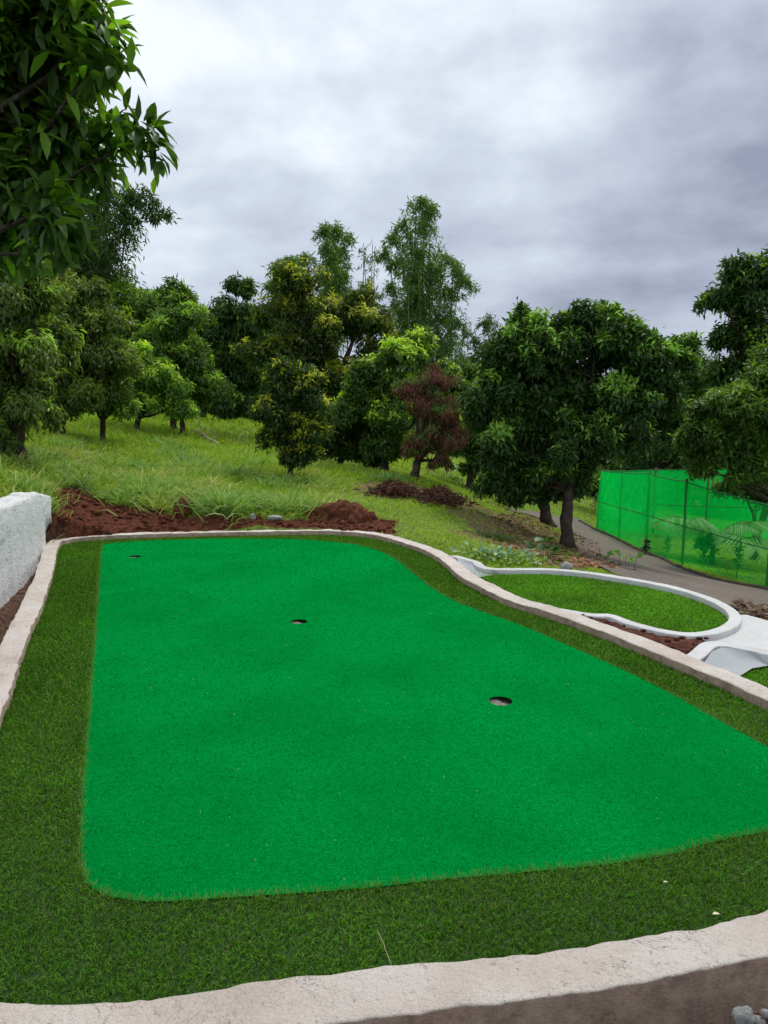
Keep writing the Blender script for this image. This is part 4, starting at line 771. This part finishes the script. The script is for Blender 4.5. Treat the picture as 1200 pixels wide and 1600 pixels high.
# ---------------------------------------------------------------- palm, saplings, weeds
def palm(g, s, fr_n, label):
    root = empty('coconut_palm', g); mb = MB(); add_tube(mb, wob(np.zeros(3), np.array([0, 0, .35*s]), 5, .05, 2), .05*s*np.array([1.4, 1, .9, .8, .7]), 8, .3); mb.build('trunk', M['bark'], root, True)
    for k in range(fr_n):
        az = k*2.4+.5; el = rng.uniform(.55, 1.35); ln = s*rng.uniform(1.1, 1.5); t = np.linspace(0, 1, 26)
        h = np.array([math.cos(az), math.sin(az), 0]); P = np.array([0, 0, .3*s])+h*(math.cos(el)*ln*t+.30*ln*t**2)[:, None]+np.array([0, 0, 1])*(math.sin(el)*ln*t-.62*ln*t**2.3)[:, None]
        mb = MB(); add_tube(mb, P, .014*s*np.linspace(1, .25, 26), 5, col=(.16, .24, .06))
        m_ = 60; tt = rng.uniform(.18, 1, m_*2); Q = resamp(P, tt); Tn = norm(resamp(np.gradient(P, axis=0), tt)); sd = np.cross(Tn, np.array([0, 0, 1.0])); sg = np.repeat([1, -1], m_)[:, None]
        d = sd*sg*.9+Tn*.55+np.array([0, 0, -.35]); v = rng.uniform(0, 1, (m_*2, 1)); c = np.array((.22, .36, .12))*(1-v)+np.array((.50, .66, .34))*v
        V, Fa, Cc = scatter(Q, d, np.tile([0, 0, 1.0], (m_*2, 1))+rng.normal(0, .2, (m_*2, 3)), s*.42*np.sin(np.pi*np.clip(tt, .1, .93)), .022*s, c, T_BLADE, rng.uniform(.1, .4, m_*2))
        mb.V.append(V); mb.F.append(Fa+mb.n); mb.C.append(Cc); mb.n += len(V); mb.build('frond', M['leaf'], root)
    tag(root, label, 'palm', 'plants behind the net')
b = at(1113, 872, 13.2); b[2] = float(H(b[:1], b[1:2])[0]); palm(b, 1.08, 12, 'young coconut palm with arching fronds behind the green net')
def sapling(g, h, label, L=.09, n=46, colr=((.04, .10, .02), (.12, .24, .04)), name='sapling', wd=.35, group=None, bare=.2):
    root = empty(name, g); mb = MB(); P = wob(np.zeros(3), np.array([h*.06, 0, h]), 7, .06, int(h*100) % 50); add_tube(mb, P, .012*h*np.linspace(1, .3, 7)+.002, 6); mb.build('stem', M['bark'], root, True)
    t = rng.uniform(bare, 1, n); Q = resamp(P, t); d = rdir(n); d[:, 2] = d[:, 2]*.4+.25; v = rng.uniform(0, 1, (n, 1)); c = np.array(colr[0])*(1-v)+np.array(colr[1])*v
    V, Fa, Cc = scatter(Q+norm(d)*(wd*h*.35*(1.1-t)*rng.uniform(0, 1, n))[:, None], d, np.tile([0, 0, 1.0], (n, 1))+rng.normal(0, .3, (n, 3)), L*rng.uniform(.6, 1.2, n), L*.4, c, T_LEAF2)
    mesh_np('leaves', V, Fa, M['leaf'], root, Cc); tag(root, label, 'plant', group)
sapling(ghit(1150, 905), .48, 'upright leafy sapling inside the net near the right edge', .09, 90, bare=.3)
sapling(ghit(1040, 872), .40, 'small leafy sapling between two posts of the net', .08, 80)
sapling(ghit(1008, 868), .26, 'grey green bushy weed at the foot of the net fence', .10, 90, ((.05, .08, .05), (.14, .19, .11)), 'bushy_weed', .9)
sapling(ghit(1180, 872), .75, 'thin dark sapling seen through the net at far right', .06, 50)
b = at(1100, 872, 13.0); b[2] = float(H(b[:1], b[1:2])[0]); sapling(b, .5, 'leafy shrub at the foot of the young palm', .14, 220, name='shrub', wd=1.6, bare=.0)
sapling(ghit(930, 800), .5, 'pale leaved weed left of the first net post', .12, 60, ((.08, .13, .07), (.2, .27, .16)), 'bushy_weed', .8)
def weed(px, py, s, n, label, colr, L):
    g = ghit(px, py); root = empty('broadleaf_weed', g); a = rng.uniform(0, 2*np.pi, n); r = rng.uniform(.0, s, n); x = np.cos(a)*r*1.6; y = np.sin(a)*r; z = H(g[0]+x, g[1]+y)-g[2]; hh = rng.uniform(.03, .16, n)*L/.12
    mb = MB()
    for q in range(0, n, 2): add_tube(mb, np.array([[x[q]*.9, y[q]*.9, z[q]-.01], [x[q], y[q], z[q]+hh[q]]]), .003, 4)
    mb.build('stems', M['post'], root)
    d = np.stack([np.cos(a), np.sin(a), rng.uniform(-.3, .9, n)], -1); v = rng.uniform(0, 1, (n, 1)); c = np.array(colr[0])*(1-v)+np.array(colr[1])*v
    V, Fa, Cc = scatter(np.stack([x, y, z+hh], -1), d, np.tile([0, 0, 1.0], (n, 1))+rng.normal(0, .35, (n, 3)), L*rng.uniform(.6, 1.2, n), L*.55, c, T_LEAF2)
    mesh_np('leaves', V, Fa, M['leaf'], root, Cc); tag(root, label, 'weed', 'broad leaved weeds behind the oval bed')
weed(775, 872, .24, 110, 'blue green broad leaved weeds left of the pointed stone', ((.10, .20, .09), (.28, .42, .25)), .075)
weed(815, 882, .16, 40, 'lime broad leaved weeds in front of the blue green ones', ((.14, .26, .06), (.32, .48, .16)), .06)
weed(850, 872, .08, 14, 'single dark upright leafed weed near the mango trunk', ((.02, .07, .02), (.05, .13, .03)), .16)
weed(975, 890, .12, 16, 'big leaved weed on the path edge behind the oval bed', ((.05, .16, .02), (.14, .30, .03)), .13)
weed(740, 745, .5, 90, 'leafy undergrowth right of the maroon tree', ((.06, .17, .05), (.13, .30, .09)), .16)
weed(930, 770, .5, 80, 'undergrowth in the shade behind the mango tree', ((.03, .09, .02), (.08, .18, .05)), .2)

# ---------------------------------------------------------------- brush piles, litter, small finds
def brush(px, py, w, h, label, n=260):
    g = ghit(px, py); root = empty('brush_pile', g); mb = MB()
    for k in range(46):
        a = np.array([rng.normal(0, w*.45), rng.normal(0, .18), rng.uniform(0, h*.6)]); d = rdir(1)[0]*np.array([1, .7, .35]); b = a+d*rng.uniform(.2, .6)*w
        a[2] = max(a[2], .01); b[2] = max(b[2], .0); add_tube(mb, wob(a, b, 5, .12, k), np.linspace(.012, .004, 5), 5)
    mb.build('branches', M['bark'], root, True)
    x = rng.normal(0, w*.42, n*6); y = rng.normal(0, .25, n*6); z = rng.uniform(0, 1, n*6)*h*np.exp(-(x/w/.6)**2); v = rng.uniform(0, 1, (n*6, 1)); c = np.array((.055, .026, .02))*(1-v)+np.array((.20, .10, .075))*v
    d = rdir(n*6); d[:, 2] *= .4; V, Fa, Cc = scatter(np.stack([x, y, z+.01], -1), d, rdir(n*6)+np.array([0, 0, .8]), .11*rng.uniform(.5, 1.2, n*6), .022, c, T_LEAF)
    mesh_np('dead_leaves', V, Fa, M['deadleaf'], root, Cc); tag(root, label, 'brush pile', 'brush piles under the maroon tree')
brush(615, 772, .42, .16, 'left pile of dry maroon branches on the grass'); brush(685, 786, .45, .20, 'right pile of dry maroon branches on the grass')
def litter(poly_px, n, L, colr, label, name='leaf_litter'):
    P = gpoly(poly_px); x = rng.uniform(P[:, 0].min(), P[:, 0].max(), n*3); y = rng.uniform(P[:, 1].min(), P[:, 1].max(), n*3); m = masks(x, y); k = inpoly(x, y, P) & ~m['main'] & ~m['ring'] & ~m['pad']; x = x[k][:n]; y = y[k][:n]; z = H(x, y)+.015; n = len(x)
    d = rdir(n); d[:, 2] = d[:, 2]*.25; v = rng.uniform(0, 1, (n, 1)); c = np.array(colr[0])*(1-v)+np.array(colr[1])*v
    V, Fa, Cc = scatter(np.stack([x, y, z], -1), d, np.tile([0, 0, 1.0], (n, 1))+rng.normal(0, .35, (n, 3)), L*rng.uniform(.5, 1.2, n), L*.35, c, T_LEAF2)
    tag(mesh_np(name, V, Fa, M['deadleaf'], None, Cc), label, 'leaf litter', kind='stuff')
litter([(780, 800), (905, 835), (975, 888), (860, 884), (760, 850)], 1500, .10, ((.08, .045, .03), (.30, .19, .10)), 'brown fallen leaves around the mango trunk')
litter([(1148, 946), (1215, 962), (1215, 978), (1160, 965)], 500, .09, ((.06, .04, .03), (.28, .20, .13)), 'heap of brown fallen leaves between path and white slab')
litter([(120, 700), (60, 745), (100, 760), (160, 740)], 200, .12, ((.25, .18, .12), (.5, .4, .28)), 'pale dry leaves on the slope above the wall')
litter([(905, 872), (960, 888), (1000, 894), (880, 890)], 260, .09, ((.15, .05, .03), (.40, .22, .12)), 'reddish fallen leaves along the path behind the oval bed')
litter([(290, 660), (345, 670), (350, 700), (280, 695)], 160, .14, ((.2, .14, .09), (.45, .35, .22)), 'dry leaves around the fallen branches')
def stick(a, b, r, label, name='stick', n=6, amp=.06, mt='wood'):
    a = np.asarray(a); mb = MB(); add_tube(mb, wob(np.zeros(3), np.asarray(b)-a, n, amp, 5), r*np.linspace(1, .5, n), 6); o = mb.build(name, M[mt], None, True); o.location = tuple(a); return tag(o, label, 'stick')
g1 = ghit(345, 700); g2 = ghit(300, 684); stick(g1+np.array([0, 0, .05]), g2+np.array([0, 0, .18]), .03, 'pale fallen branch on the slope beside the three thin trunks', 'fallen_branch')
g1 = ghit(318, 690); stick(g1, g1+np.array([-.12, 0, .65]), .02, 'thin leaning pole on the slope beside the fallen branch', 'leaning_pole'); g1 = ghit(334, 692); stick(g1, g1+np.array([.02, 0, .28]), .02, 'short upright stub beside the fallen branch', 'wooden_stub')
stick(onz(590, 1455, .032), onz(612, 1508, .034), .0011, 'pale straw lying on the front turf strip', 'straw')
def fallen(px, py, L, label, colr):
    p_ = onz(px, py, .033); V, Fa, Cc = scatter(np.zeros((1, 3)), np.array([[1, .2, .05]]), np.array([[.1, .1, 1.0]]), L, L*.55, np.array([colr]), T_LEAF2); mb = MB(); mb.add(V, Fa, colr)
    V2 = V.copy(); V2[:, 2] -= .001; mb.add(V2, Fa[:, ::-1], colr); o = mb.build('fallen_leaf', M['deadleaf'], None, True); o.location = tuple(p_); tag(o, label, 'leaf')
fallen(1113, 1428, .022, 'pale yellow leaf on the turf near the front right kerb', (.70, .62, .42)); fallen(1036, 1378, .015, 'tiny pale leaf on the turf near the green carpet edge', (.55, .55, .40)); fallen(30, 1018, .03, 'dry brown leaf beside the left kerb', (.35, .22, .10))
fallen(365, 1116, .008, 'tiny dry crumb left of centre on the carpet', (.5, .45, .25))
